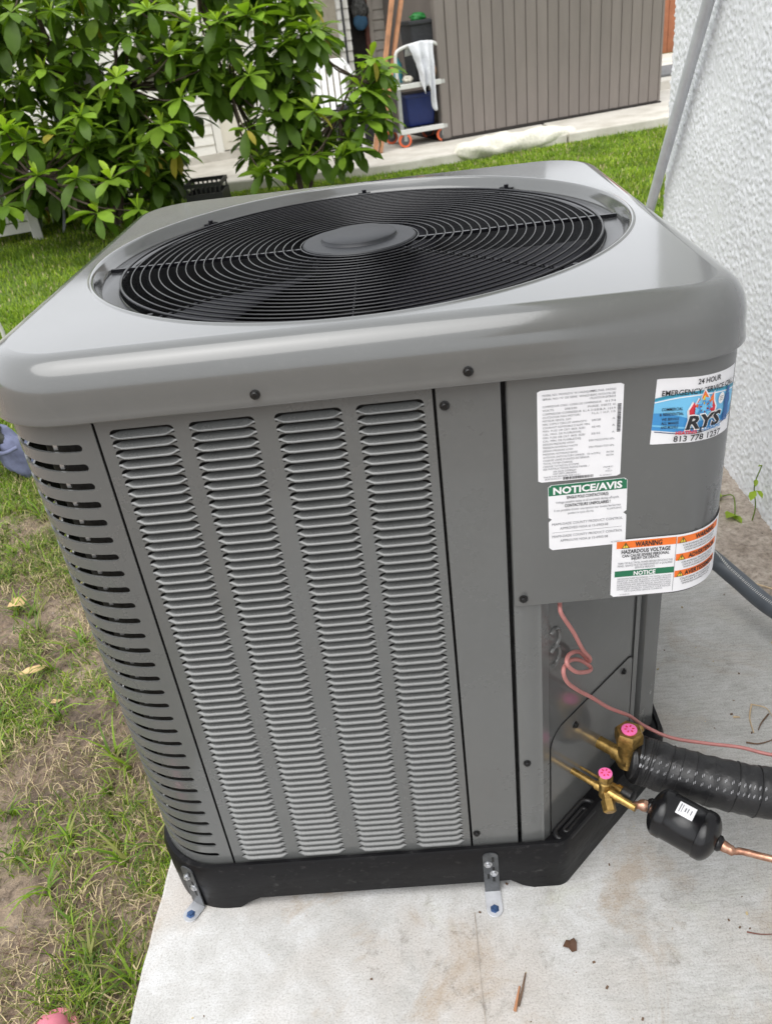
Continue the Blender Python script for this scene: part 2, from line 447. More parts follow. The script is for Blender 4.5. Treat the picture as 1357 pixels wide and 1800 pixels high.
class MB:
    def __init__(self, xf=None):
        self.v, self.f, self.m = [], [], []
        self.xf = xf
        self.cur = 0

    def add(self, verts, faces, mat=None):
        o = len(self.v)
        if self.xf:
            verts = [self.xf(*p) for p in verts]
        self.v.extend([tuple(p) for p in verts])
        mi = self.cur if mat is None else mat
        for f in faces:
            self.f.append(tuple(i + o for i in f))
            self.m.append(mi)

    def poly(self, pts, mat=None):
        self.add(pts, [tuple(range(len(pts)))], mat)

    def box(self, x0, x1, y0, y1, z0, z1, mat=None):
        v = [(x0, y0, z0), (x1, y0, z0), (x1, y1, z0), (x0, y1, z0), (x0, y0, z1), (x1, y0, z1), (x1, y1, z1), (x0, y1, z1)]
        self.add(v, [(0, 3, 2, 1), (4, 5, 6, 7), (0, 1, 5, 4), (1, 2, 6, 5), (2, 3, 7, 6), (3, 0, 4, 7)], mat)

    def bar(self, a, b, w, h, up=(0, 0, 1), mat=None):
        a, b = Vector(a), Vector(b)
        d = (b - a).normalized()
        s = d.cross(Vector(up))
        if s.length < 1e-4:
            s = d.cross(Vector((1, 0, 0)))
        s.normalize()
        u = s.cross(d)
        v = []
        for p in (a, b):
            for i, j in ((-1, -1), (1, -1), (1, 1), (-1, 1)):
                v.append(p + s * (i * w / 2) + u * (j * h / 2))
        self.add(v, [(0, 1, 2, 3), (7, 6, 5, 4), (0, 4, 5, 1), (1, 5, 6, 2), (2, 6, 7, 3), (3, 7, 4, 0)], mat)

    def tube(self, pts, r, n=10, cap=True, closed=False, mat=None):
        pts = [Vector(p) for p in pts]
        k = len(pts)
        rs = list(r) if hasattr(r, '__len__') else [r] * k
        verts, faces = [], []
        prev = None
        for i, p in enumerate(pts):
            if closed:
                t = pts[(i + 1) % k] - pts[(i - 1) % k]
            else:
                t = pts[min(i + 1, k - 1)] - pts[max(i - 1, 0)]
            t.normalize()
            if prev is None:
                a = Vector((0, 0, 1)) if abs(t.z) < 0.9 else Vector((1, 0, 0))
                nrm = t.cross(a).normalized()
            else:
                nrm = prev - t * prev.dot(t)
                nrm.normalize()
            prev = nrm
            bn = t.cross(nrm)
            for j in range(n):
                an = 2 * math.pi * j / n
                verts.append(p + (nrm * math.cos(an) + bn * math.sin(an)) * rs[i])
        kk = k if closed else k - 1
        for i in range(kk):
            i2 = (i + 1) % k
            for j in range(n):
                j2 = (j + 1) % n
                faces.append((i * n + j, i * n + j2, i2 * n + j2, i2 * n + j))
        if cap and not closed:
            faces.append(tuple(range(n - 1, -1, -1)))
            faces.append(tuple((k - 1) * n + j for j in range(n)))
        self.add(verts, faces, mat)

    def lathe(self, prof, origin, axis, n=24, mat=None, flat_sides=None):
        """prof: list of (radius, distance along axis)"""
        ax = Vector(axis).normalized()
        a = Vector((0, 0, 1)) if abs(ax.z) < 0.9 else Vector((1, 0, 0))
        u = ax.cross(a).normalized()
        w = ax.cross(u)
        o = Vector(origin)
        verts, faces = [], []
        for r_, d in prof:
            for j in range(n):
                an = 2 * math.pi * j / n
                verts.append(o + ax * d + (u * math.cos(an) + w * math.sin(an)) * r_)
        for i in range(len(prof) - 1):
            for j in range(n):
                j2 = (j + 1) % n
                faces.append((i * n + j, i * n + j2, (i + 1) * n + j2, (i + 1) * n + j))
        faces.append(tuple(range(n - 1, -1, -1)))
        faces.append(tuple((len(prof) - 1) * n + j for j in range(n)))
        self.add(verts, faces, mat)

    def prism(self, poly, z0, z1, mat=None):
        n = len(poly)
        v = [(x, y, z0) for x, y in poly] + [(x, y, z1) for x, y in poly]
        f = [tuple(range(n - 1, -1, -1)), tuple(range(n, 2 * n))]
        f += [(i, (i + 1) % n, n + (i + 1) % n, n + i) for i in range(n)]
        self.add(v, f, mat)

    def grid(self, P, mat=None, flip=False):
        h, w = len(P), len(P[0])
        v = [p for row in P for p in row]
        f = []
        for i in range(h - 1):
            for j in range(w - 1):
                q = (i * w + j, i * w + j + 1, (i + 1) * w + j + 1, (i + 1) * w + j)
                f.append(q[::-1] if flip else q)
        self.add(v, f, mat)

    def mesh(self, name, mats, smooth=None, weld=False):
        me = bpy.data.meshes.new(name)
        me.from_pydata(self.v, [], self.f)
        for mt in (mats if isinstance(mats, (list, tuple)) else [mats]):
            me.materials.append(mt)
        if any(self.m):
            me.polygons.foreach_set('material_index', self.m)
        if weld:
            bm = bmesh.new()
            bm.from_mesh(me)
            bmesh.ops.remove_doubles(bm, verts=bm.verts, dist=1e-5)
            bm.to_mesh(me)
            bm.free()
        if smooth is not None:
            me.shade_smooth()
            me.set_sharp_from_angle(angle=math.radians(smooth))
        me.update()
        return me

    def build(self, name, mats, parent=None, smooth=None, weld=False):
        return link(name, self.mesh(name, mats, smooth, weld), parent)

def link(name, data, parent=None, mat=None):
    o = bpy.data.objects.new(name, data)
    COL.objects.link(o)
    off = Vector((0, 0, 0))
    if parent is not None:
        o.parent = parent
        off = Vector(WORLD_LOC.get(parent.name, (0, 0, 0)))
    if mat is not None:
        o.matrix_basis = Matrix.Translation(-off) @ mat
        WORLD_LOC[o.name] = tuple(mat.translation)
    else:
        o.location = -off
        WORLD_LOC[o.name] = (0, 0, 0)
    return o

def tag(o, label=None, cat=None, group=None, kind=None):
    if label: o['label'] = label
    if cat: o['category'] = cat
    if group: o['group'] = group
    if kind: o['kind'] = kind
    return o

def thing(name, loc, label, cat, group=None):
    o = bpy.data.objects.new(name, None)
    o.empty_display_size = 0.05
    COL.objects.link(o)
    o.location = loc
    WORLD_LOC[o.name] = tuple(loc)
    return tag(o, label, cat, group)

def bevel(o, w, seg=2, ang=35):
    md = o.modifiers.new('bevel', 'BEVEL')
    md.width = w
    md.segments = seg
    md.limit_method = 'ANGLE'
    md.angle_limit = math.radians(ang)
    return o

def solid(o, t, off=-1):
    md = o.modifiers.new('thickness', 'SOLIDIFY')
    md.thickness = t
    md.offset = off
    return o

def spline(pts, k=8):
    P = [Vector(p) for p in pts]
    P = [P[0] * 2 - P[1]] + P + [P[-1] * 2 - P[-2]]
    out = []
    for i in range(1, len(P) - 2):
        a, b, c, d = P[i - 1:i + 3]
        for s in range(k):
            t = s / k
            out.append(0.5 * ((2 * b) + (c - a) * t + (2 * a - 5 * b + 4 * c - d) * t * t + (3 * b - a - 3 * c + d) * t ** 3))
    out.append(P[-2])
    return out

def smooth_noise(shape, spacing, lam_y, lam_x, band=0.5):
    """band limited periodic noise with the given wavelengths"""
    w = RNG.standard_normal(shape)
    fy = np.fft.fftfreq(shape[0], spacing)[:, None] * lam_y
    fx = np.fft.fftfreq(shape[1], spacing)[None, :] * lam_x
    rr = np.sqrt(fx ** 2 + fy ** 2)
    filt = np.exp(-((rr - 1) / band) ** 2)
    o = np.real(np.fft.ifft2(np.fft.fft2(w) * filt))
    return o / o.std()

# ------------------------------------------------------------------ THE GROUND
GZ = -0.055
def ground_z(x, y):
    return GZ + 0.012 * mnoise.noise(Vector((x * 2.1, y * 2.1, 0))) + 0.008 * mnoise.noise(Vector((x * 7, y * 7, 3)))

xs = sorted(set([-150, -60, -25, -12, -8] + [round(-5.5 + 0.06 * i, 3) for i in range(160)] + [4.2, 5, 6, 8, 12, 25, 60, 150]))
ys = sorted(set([-150, -60, -25, -10, -5, -2.5] + [round(-1.6 + 0.06 * i, 3) for i in range(160)] + [8.2, 9, 11, 14, 20, 30, 60, 150]))
mb = MB()
mb.grid([[(x, y, ground_z(x, y) if (abs(x) < 8 and -2 < y < 9) else GZ) for x in xs] for y in ys])
g = tag(mb.build('ground', M['soil'], smooth=60), kind='structure')

# concrete slab under the unit
left = []
yy = -1.45
while yy < 1.15:
    left.append((-0.474 + 0.0025 * mnoise.noise(Vector((yy * 5, 0, 0))) + 0.0025 * mnoise.noise(Vector((yy * 22, 5, 0))), yy))
    yy += 0.02
poly = [(0.97, 1.15), (0.97, -1.45)] + left
mb = MB()
mb.prism(poly[::-1], -0.12, 0.0)
slab = tag(mb.build('concrete_slab', M['concrete']), kind='structure')
bevel(slab, 0.006, 2, 60)
# casting joint in the slab
mb = MB()
pts = [(0.082 + 0.003 * mnoise.noise(Vector((y * 9, 1, 1))), y) for y in [-1.4 + 0.03 * i for i in range(46)]]
mb.grid([[(x - 0.0009, y, 0.0012) for x, y in pts], [(x + 0.0009, y, 0.0012) for x, y in pts]], flip=True)
M['joint'] = simple('joint_dirt', (0.36, 0.32, 0.28), 0.9, 0, 0.3, 80)
tag(mb.build('slab_joint', M['joint']), kind='structure')

# rough old concrete strip along the house wall
mb = MB()
edge = spline([(0.50, 1.45, 0), (0.56, 1.15, 0), (0.70, 0.97, 0), (0.79, 0.885, 0), (0.835, 0.72, 0), (0.90, 0.58, 0), (0.968, 0.50, 0)], 12)
NX = 26
P = []
for e in edge:
    row = []
    for j in range(NX + 1):
        t = j / NX
        x = e.x + (0.97 - e.x) * t
        y = e.y + (min(1.9, e.y + 0.9 * (0.97 - e.x)) - e.y) * t
        hz = 0.002 + 0.016 * min(1, t * 5) + 0.006 * mnoise.noise(Vector((x * 25, y * 25, 0))) * min(1, t * 4)
        row.append((x + 0.008 * mnoise.noise(Vector((x * 20, y * 20, 7))) * (1 - t), y, hz))
    P.append(row)
mb.grid(P)
tag(mb.build('old_footing', M['old_concrete'], smooth=60), kind='structure')
mb = MB()
mb.grid([[(x, y, -0.03 + 0.02 * mnoise.noise(Vector((x * 9, y * 9, 0)))) for x in np.linspace(-0.474, 0.97, 30)] for y in np.linspace(1.15, 2.2, 24)])
tag(mb.build('dirt_path', M['old_concrete'], smooth=60), kind='structure')

# back patio (its own rotated frame: u along the shed front, v into depth)
A_B = math.radians(21)
def BK(u, v, z):
    return (0.683 + u * math.cos(A_B) - v * math.sin(A_B), 8.415 + u * math.sin(A_B) + v * math.cos(A_B), z)

mb = MB()
mb.prism([(-9, 7.55), (-1.7, 7.43), (0.0, 7.37), (1.74, 7.92), (0.9, 14.5), (-9, 14.5)], -0.2, 0.03)
mb.prism([(1.755, 7.905), (2.8, 8.235), (8, 9.85), (8, 16), (0.915, 14.5)], -0.2, 0.036)
p = tag(mb.build('patio_slab', M['patio']), kind='structure')
bevel(p, 0.015, 2)

# ------------------------------------------------------------------ STUCCO WALL
WX = 0.965
root = thing('stucco_wall', (1.1, 0.5, 0), 'white rough stucco house wall standing right of the condenser', 'wall')
sp = 0.0042
ny, nz = 620, 352
h = smooth_noise((ny, nz), sp, 0.018, 0.028, 0.6)
h2 = smooth_noise((ny, nz), sp, 0.013, 0.016, 0.5)
h3 = smooth_noise((ny, nz), sp, 0.4, 0.4, 0.7)
relief = np.clip(h + 0.6 * h2 + 0.35 * h3, 0.05, 2.0) * 0.0018 + 0.0003 * h2 + 0.0008 * h3
yv = 2.09 - (ny - 1) * sp + np.arange(ny) * sp
zv = -0.06 + np.arange(nz) * sp
Y, Z = np.meshgrid(yv, zv, indexing='ij')
X = WX - relief
Y = Y.copy()
Y[-1, :] += h2[-1, :] * 0.002
co = np.stack([X, Y, Z], -1).reshape(-1, 3)
idx = np.arange(ny * nz).reshape(ny, nz)
q = np.stack([idx[:-1, :-1], idx[:-1, 1:], idx[1:, 1:], idx[1:, :-1]], -1).reshape(-1, 4)
def np_mesh(name, co, quads, mats, mi=None, smooth=True):
    me = bpy.data.meshes.new(name)
    k = quads.shape[1]
    me.vertices.add(len(co))
    me.vertices.foreach_set('co', np.ascontiguousarray(co, dtype=np.float32).ravel())
    me.loops.add(quads.size)
    me.loops.foreach_set('vertex_index', quads.astype(np.int32).ravel())
    me.polygons.add(len(quads))
    me.polygons.foreach_set('loop_start', np.arange(0, quads.size, k, dtype=np.int32))
    for mt in (mats if isinstance(mats, list) else [mats]):
        me.materials.append(mt)
    if mi is not None:
        me.polygons.foreach_set('material_index', np.asarray(mi, dtype=np.int32))
    me.update(calc_edges=True)
    if smooth:
        me.shade_smooth()
    me.validate()
    return me
link('stucco_face', np_mesh('stucco_face', co, q, M['stucco']), root)
ytop, ztop = yv[0], zv[-1]
mb = MB()
mb.box(WX + 0.003, WX + 0.25, yv[0], 2.088, -0.2, ztop)
mb.box(WX, WX + 0.25, -4.0, yv[0], -0.2, 2.75)
mb.box(WX, WX + 0.25, yv[0], 2.088, ztop, 2.75)
mb.build('wall_core', M['stucco'], root)
mb = MB()
mb.box(WX - 0.45, WX + 0.6, -4.2, 2.5, 2.78, 2.9)
mb.build('roof_eave', M['siding_white'], root)

# pole leaning beside the wall
mb = MB()
p0, p1 = Vector((0.905, 2.32, GZ)), Vector((0.93, 1.36, 1.85))
def on_line(z):  # measured line of the pole
    a, b = Vector((0.93, 2.094, 0.651)), Vector((0.93, 1.691, 1.225))
    return a + (b - a) * ((z - a.z) / (b.z - a.z))
mb.tube([on_line(GZ), on_line(1.0), on_line(1.9)], 0.0165, 14)
tag(mb.build('metal_pole', M['pole'], smooth=50), 'grey galvanised metal pole leaning past the edge of the stucco wall', 'pole')

# ------------------------------------------------------------------ CONDENSER UNIT
CY = 0.4435          # centre of the square body
HB = 0.4515          # half width of the body
unit = thing('condenser_unit', (0, CY, 0), 'large grey outdoor air conditioner unit on the concrete slab', 'air conditioner')
Z0, Z1 = 0.100, 0.948

def arc_path(hw, R, cy, n=14, chamfer=None):
    """plan outline, counter clockwise from above, starting at front left; optional chamfer x-y=k at front right"""
    pts = []
    def corner(cx, cyy, a0):
        for i in range(n + 1):
            a = a0 + (math.pi / 2) * i / n
            pts.append((cx + R * math.cos(a), cyy + R * math.sin(a)))
    corner(-hw + R, cy - hw + R, math.pi)            # front-left
    if chamfer is None:
        corner(hw - R, cy - hw + R, -math.pi / 2)
    else:
        yf = cy - hw
        x0 = chamfer + yf
        rr = 0.03
        # soft corner front -> diagonal
        c0 = (x0 - rr * math.tan(math.pi / 8), yf + rr)
        for i in range(7):
            a = -math.pi / 2 + (math.pi / 4) * i / 6
            pts.append((c0[0] + rr * math.cos(a), c0[1] + rr * math.sin(a)))
        y1 = hw - chamfer
        c1 = (hw - rr, y1 + rr * math.tan(math.pi / 8))
        for i in range(7):
            a = -math.pi / 4 + (math.pi / 4) * i / 6
            pts.append((c1[0] + rr * math.cos(a), c1[1] + rr * math.sin(a)))
    corner(hw - R, cy + hw - R, 0)
    corner(-hw + R, cy + hw - R, math.pi / 2)
    return pts

def resample(pts, step):
    out = []
    n = len(pts)
    for i in range(n):
        a, b = Vector(pts[i]), Vector(pts[(i + 1) % n])
        L = (b - a).length
        k = max(1, int(round(L / step)))
        for j in range(k):
            out.append(tuple(a + (b - a) * (j / k)))
    return out

# --- base pan: black moulded tray with arched underside
CH = 0.254
outer = resample([(x * (0.456 / 0.466) if x < 0 else x, y) for x, y in arc_path(0.466, 0.115, CY + 0.0095, 12, CH)], 0.02)
inner = None
def foot_z(x, y):
    # feet at the corners and the diagonal, shallow arches between
    best = 1e9
    for fx, fy, r in ((-0.40, 0.03, 0.10), (0.228, 0.005, 0.062), (0.44, 0.23, 0.09), (-0.40, 0.86, 0.12), (0.40, 0.86, 0.12), (0.335, 0.10, 0.12)):
        best = min(best, math.hypot(x - fx, y - fy) / r)
    t = min(1, max(0, (best - 0.85) / 0.35))
    return 0.024 * t * t * (3 - 2 * t)
mb = MB()
n = len(outer)
cen = Vector((0, CY))
def shrink(p, d):
    # move the outline inwards about d
    v = Vector(p) - cen
    return tuple(cen + v * (1 - d / max(abs(v.x), abs(v.y), v.length * 0.8)))
rings = []
for zf, d in ((0.0, 0.002), (0.5, 0.0), (0.92, -0.0005), (1.0, 0.003), (1.0, 0.009), (0.93, 0.011), (0.90, 0.05)):
    rings.append([(shrink(p, d)[0], shrink(p, d)[1], foot_z(*p) + (0.113 - foot_z(*p)) * zf) for p in outer])
v, f = [], []
for r_ in rings:
    v += r_
for k in range(len(rings) - 1):
    for i in range(n):
        j = (i + 1) % n
        f.append((k * n + i, k * n + j, (k + 1) * n + j, (k + 1) * n + i))
f.append(tuple((len(rings) - 1) * n + i for i in range(n)))
mb.add(v, f)
# thick underside wall
inn = [(shrink(p, 0.02)[0], shrink(p, 0.02)[1], foot_z(*p)) for p in outer]
inn2 = [(a, b, 0.09) for a, b, c in inn]
mb.add(rings[0] + inn + inn2, [(i, n + i, n + (i + 1) % n, (i + 1) % n) for i in range(n)] + [(n + i, 2 * n + i, 2 * n + (i + 1) % n, n + (i + 1) % n) for i in range(n)])
base = mb.build('base_pan', M['base_plastic'], unit, smooth=40)
# raised oval bead of the pocket on the diagonal shelf
DG = Vector((1, 1, 0)).normalized()       # along the diagonal
NG = Vector((1, -1, 0)).normalized()      # outward of the diagonal
def dpt(t, out, z):
    """point on the diagonal face: t metres from its front end (0.205,0), out metres outward"""
    p = Vector((0.205, 0, z)) + DG * t + NG * out
    return p
def stadium(c0, c1, r_, k=8):
    c0, c1 = Vector(c0), Vector(c1)
    d = (c1 - c0).normalized()
    s = Vector((-d.y, d.x, 0))
    out = []
    for i in range(k + 1):
        a = math.pi / 2 + math.pi * i / k
        out.append(c0 + d * math.cos(a) * r_ + s * math.sin(a) * r_)
    for i in range(k + 1):
        a = -math.pi / 2 + math.pi * i / k
        out.append(c1 + d * math.cos(a) * r_ + s * math.sin(a) * r_)
    return out
mb = MB()
mb.tube(stadium(dpt(0.035, 0.017, 0.106), dpt(0.105, 0.017, 0.106), 0.013), 0.0045, 8, closed=True)
mb.tube(stadium(dpt(0.045, 0.017, 0.105), dpt(0.095, 0.017, 0.105), 0.004), 0.0035, 8, closed=True)
mb.build('pocket_rim', M['black_plastic'], base, smooth=50)

# --- dark coil inside
mb = MB()
oc = arc_path(HB - 0.03, 0.09, CY, 10, 0.185)
mb.add([(x, y, z) for z in (0.105, 0.985) for x, y in oc], [(i, (i + 1) % len(oc), len(oc) + (i + 1) % len(oc), len(oc) + i) for i in range(len(oc))] + [tuple(range(len(oc)))])
coil = mb.build('coil', M['dark_void'], unit, smooth=40)

# --- generic sheet with slots
def plan_left(s):
    """plan point along the left front corner: s=0 at the seam x=-0.314, growing round to the left side"""
    R = 0.115
    xs_ = -HB + R
    L0 = -0.3145 - xs_
    if s < L0:
        return Vector((-0.3145 - s, 0.0, 0)), Vector((0, -1, 0))
    a = (s - L0) / R
    if a < math.pi / 2:
        return Vector((xs_ - R * math.sin(a), CY - HB + R - R * math.cos(a) + (0 - (CY - HB)), 0)), Vector((-math.sin(a), -math.cos(a), 0))
    return Vector((-HB, R + (s - L0 - R * math.pi / 2), 0)), Vector((-1, 0, 0))

SL = (-0.3145 + HB - 0.115) + 0.115 * math.pi / 2 + (-0.3145 + HB - 0.115)   # symmetrical corner piece
mb = MB()
s0, s1 = 0.0245, SL - 0.0245
slot_z = [0.902 - 0.02655 * i for i in range(30)]
sh = 0.0052
NS = 26
def row(z, ss):
    out = []
    for s in ss:
        p, nn = plan_left(s)
        out.append((p.x, p.y, z))
    return out
ss_full = [0, 0.012] + list(np.linspace(s0 - sh, s1 + sh, NS)) + [SL - 0.012, SL]
ss_full = sorted(ss_full)
zz = [Z1]
for z in slot_z:
    zz += [z + sh, z - sh]
zz.append(Z0)
for k in range(0, len(zz), 2):
    a, b = zz[k], zz[k + 1]
    mb.grid([row(a, ss_full), row(b, ss_full)], flip=False)
for z in slot_z:
    for (se, sgn, edges) in ((s0, 1, [0, 0.012]), (s1, -1, [SL, SL - 0.012])):
        # end piece with a half round mouth
        arc = []
        for i in range(9):
            a = math.pi / 2 - math.pi * i / 8
            arc.append((se - sgn * math.cos(a) * sh, z + math.sin(a) * sh))
        out = [(edges[0], z + sh), (edges[1], z + sh)] + arc + [(edges[1], z - sh), (edges[0], z - sh)]
        pts = []
        for s, zq in out:
            p, nn = plan_left(s)
            pts.append((p.x, p.y, zq))
        mb.poly(pts if sgn == -1 else pts)
cp = mb.build('corner_panel', M['paint'], unit, smooth=30, weld=True)
bm = bmesh.new(); bm.from_mesh(cp.data); bmesh.ops.recalc_face_normals(bm, faces=bm.faces)
f0 = max(bm.faces, key=lambda f_: f_.calc_area())
c0 = f0.calc_center_median()
if (c0 - Vector((0, CY, c0.z))).dot(f0.normal) < 0:
    bmesh.ops.reverse_faces(bm, faces=bm.faces)
bm.to_mesh(cp.data); bm.free()
solid(cp, 0.0030)
es = cp.modifiers.new('split', 'EDGE_SPLIT'); es.split_angle = math.radians(40)
# pale tube ends glimpsed behind the slots
mb = MB()
mb.box(-0.0026, 0.0026, -0.002, 0.002, -0.006, 0.004)
clip_me = mb.mesh('coil_clip', M['alu'])
for sv in (0.062, 0.135):
    p, nn = plan_left(sv)
    p = p - nn * 0.010
    for z in slot_z:
        link('coil_clip', clip_me, coil, Matrix.Translation((p.x, p.y, z)))

# --- louvre panel
LX0, LX1 = -0.3110, 0.0868
cols = [(-0.2965, -0.2190), (-0.2010, -0.1225), (-0.0990, -0.0195), (-0.0030, 0.0765)]
PITCH, NR, ZT = 0.01342, 60, 0.9215
OH = 0.0108
mb = MB()
def holes(mb, fx, x0, x1, cols, rows_z):
    """fx(a, z) -> point; stamped sheet with round-topped openings"""
    ed = [x0]
    for a, b in cols:
        ed += [a, b]
    ed.append(x1)
    ztop_, zbot_ = rows_z[0] + 0.0013, rows_z[-1] + 0.0013 - PITCH
    for i in range(0, len(ed), 2):
        for k in range(len(rows_z)):
            za, zb = rows_z[k] + 0.0013, rows_z[k] + 0.0013 - PITCH
            mb.poly([fx(ed[i], za), fx(ed[i], zb), fx(ed[i + 1], zb), fx(ed[i + 1], za)])
    mb.poly([fx(x0, Z1), fx(x0, ztop_)] + [fx(e, ztop_) for e in ed[1:-1]] + [fx(x1, ztop_), fx(x1, Z1)])
    mb.poly([fx(x0, zbot_)] + [fx(x0, Z0), fx(x1, Z0), fx(x1, zbot_)] + [fx(e, zbot_) for e in ed[1:-1][::-1]])
    for a, b in cols:
        for zt in rows_z:
            za, zh, zb = zt + 0.0013, zt - OH, zt + 0.0013 - PITCH
            r_ = 0.0068
            top = []
            for i in range(5):
                an = math.pi - (math.pi / 2) * i / 4
                top.append((a + r_ + r_ * math.cos(an), zt - r_ + r_ * math.sin(an)))
            for i in range(5):
                an = math.pi / 2 - (math.pi / 2) * i / 4
                top.append((b - r_ + r_ * math.cos(an), zt - r_ + r_ * math.sin(an)))
            pts = [(a, za)] + top + [(b, za)]
            mb.poly([fx(*q_) for q_ in pts])
            mb.poly([fx(a, zt - r_), fx(a, zh), fx(a + 0.0008, zh)])
            mb.poly([fx(a, zh), fx(a, zb), fx(b, zb), fx(b, zh)])
rows_z = [ZT - PITCH * i for i in range(NR)]
holes(mb, lambda a, z: (a, 0.0, z), LX0, LX1, cols, rows_z)
lp = mb.build('louver_panel', M['paint'], unit, weld=True)
bm = bmesh.new(); bm.from_mesh(lp.data)
for f_ in bm.faces:
    f_.normal_update()
    if f_.normal.y > 0:
        f_.normal_flip()
bm.to_mesh(lp.data); bm.free()
solid(lp, 0.0013)
# one pressed louvre, shared
def louver_mesh(w):
    mb = MB()
    prof = [(-0.0026, -0.0017), (-0.0038, -0.0013), (-0.0042, -0.0004), (-0.0034, 0.0007), (-0.0014, 0.0020), (0.0016, 0.0036), (0.0046, 0.0050), (0.0074, 0.0056)]   # y, z from the opening bottom
    xs_ = [0, 0.003, 0.006, 0.010, 0.016, w * .5, w - 0.016, w - 0.010, w - 0.006, w - 0.003, w]
    P = []
    for (y, z) in prof:
        r_ = []
        for x in xs_:
            d = min(x, w - x)
            t = min(1, d / 0.012)
            e = t * t * (3 - 2 * t)
            zz_ = z * (0.35 + 0.65 * e) + (1 - e) * 0.0026
            r_.append((x - w / 2, y * (0.06 + 0.94 * e), zz_))
        P.append(r_)
    mb.grid(P)
    me = mb.mesh('louver', M['paint'], 80)
    return me
lmesh = louver_mesh(0.0782)
for a, b in cols:
    for zt in rows_z:
        link('louver', lmesh, lp, Matrix.Translation(((a + b) / 2, 0.0, zt - OH)) @ Matrix.Diagonal(((b - a) / 0.0782, 1, 1, 1)))

# --- plain filler panel, seams
mb = MB()
mb.box(0.0905, 0.1655, 0.0, 0.012, Z0 + 0.006, Z1)
fp = mb.build('service_panel', M['paint'], unit)
bevel(fp, 0.0012)
# --- left, back and right casing sheets
mb = MB()
y0s = plan_left(SL)[0].y
holes(mb, lambda a, z: (-HB, a, z), y0s + 0.004, CY + HB - 0.12, [(y0s + 0.03 + 0.115 * i, y0s + 0.03 + 0.115 * i + 0.095) for i in range(5)], rows_z)
sp_ = mb.build('side_panel', M['paint'], unit, weld=True)
mb = MB()
for i in range(5):
    for zt in rows_z:
        a = y0s + 0.03 + 0.115 * i
        mb.add([(-HB - 0.004, a, zt - OH), (-HB - 0.004, a + 0.095, zt - OH), (-HB + 0.006, a + 0.095, zt - 0.001), (-HB + 0.006, a, zt - 0.001)], [(0, 1, 2, 3)])
mb.build('louver_bank', M['paint'], sp_)
mb = MB()
back = [p for p in arc_path(HB, 0.115, CY, 12)[26:]]
bk = [(HB, 0.36)] + back + [(-HB, CY + HB - 0.118)]
mb.grid([[(x, y, Z1) for x, y in bk], [(x, y, Z0) for x, y in bk]])
solid(mb.build('back_panel', M['paint'], unit, smooth=40), 0.0015, 0)

# --- control panel, wrapped round the right corner
CR = 0.078
CFY = -0.004
def cpanel(u, z, off=0.0):
    """u: x on the straight part, then arc length round the corner"""
    xc = HB + 0.003 - CR
    if u <= xc:
        return Vector((u, CFY - off, z)), Vector((0, -1, 0))
    a = (u - xc) / CR
    if a < math.pi / 2:
        nn = Vector((math.sin(a), -math.cos(a), 0))
        return Vector((xc, CFY + CR, z)) + nn * (CR + off), nn
    return Vector((HB + 0.003 + off, CFY + CR + (u - xc - CR * math.pi / 2), z)), Vector((1, 0, 0))
ZCB = 0.606
us = [0.1745, 0.22, 0.28] + list(np.linspace(HB + 0.003 - CR, HB + 0.003 - CR + CR * math.pi / 2, 22)) + [0.62, 0.76]
mb = MB()
prof_left = [(0.1712, 0.010), (0.1712, 0.004), (0.1716, -0.0012), (0.1728, -0.0030)]   # rolled left edge (x, y)
cpts = [(x, y) for x, y in prof_left] + [(cpanel(u, 0)[0].x, cpanel(u, 0)[0].y) for u in us]
lev = [(Z1, 0), (ZCB + 0.004, 0), (ZCB + 0.0012, 0.0012), (ZCB, 0.004), (ZCB, 0.014)]
P = []
for z, ins in lev:
    rw = []
    for i, (x, y) in enumerate(cpts):
        a = Vector(cpts[max(0, i - 1)]); b = Vector(cpts[min(len(cpts) - 1, i + 1)])
        t = (b - a).normalized()
        nn = Vector((-t.y, t.x))
        rw.append((x + nn.x * ins, y + nn.y * ins, z))
    P.append(rw)
mb.grid(P, flip=True)
ctl = mb.build('control_panel', M['paint'], unit, smooth=40)
# ceiling of the recess below it
mb = MB()
ceil = [(0.173, 0.008)] + [(cpanel(u, 0)[0].x - 0.004, cpanel(u, 0)[0].y + 0.004) for u in us[1:-2]] + [(0.4475, 0.26), (0.40, 0.21), (0.21, 0.02)]
mb.prism(ceil, ZCB + 0.003, ZCB + 0.006)
mb.build('control_floor', M['paint_gloss'], unit)

# --- lower corner: post, recessed valve panel, rear post
mb = MB()
pl = [(0.1712, 0.012), (0.1712, 0.006), (0.1722, 0.0028), (0.1745, 0.0015), (0.185, 0.0015), (0.1985, 0.0015), (0.2025, 0.003)]
e1 = dpt(0.004, 0.001, 0); e2 = dpt(0.020, 0.0012, 0)
pl += [(e1.x, e1.y), (e2.x, e2.y), (e2.x - 0.002, e2.y + 0.004)]
mb.grid([[(x, y, ZCB + 0.003) for x, y in pl], [(x, y, Z0 + 0.001) for x, y in pl]], flip=True)
mb.build('corner_post', M['paint'], unit, smooth=30)
mb = MB()
a, b = dpt(0.018, -0.001, 0), dpt(0.272, -0.001, 0)
mb.add([(a.x, a.y, Z0), (b.x, b.y, Z0), (b.x, b.y, ZCB + 0.003), (a.x, a.y, ZCB + 0.003)], [(0, 1, 2, 3)])
vp = mb.build('valve_panel', M['paint_gloss'], unit)
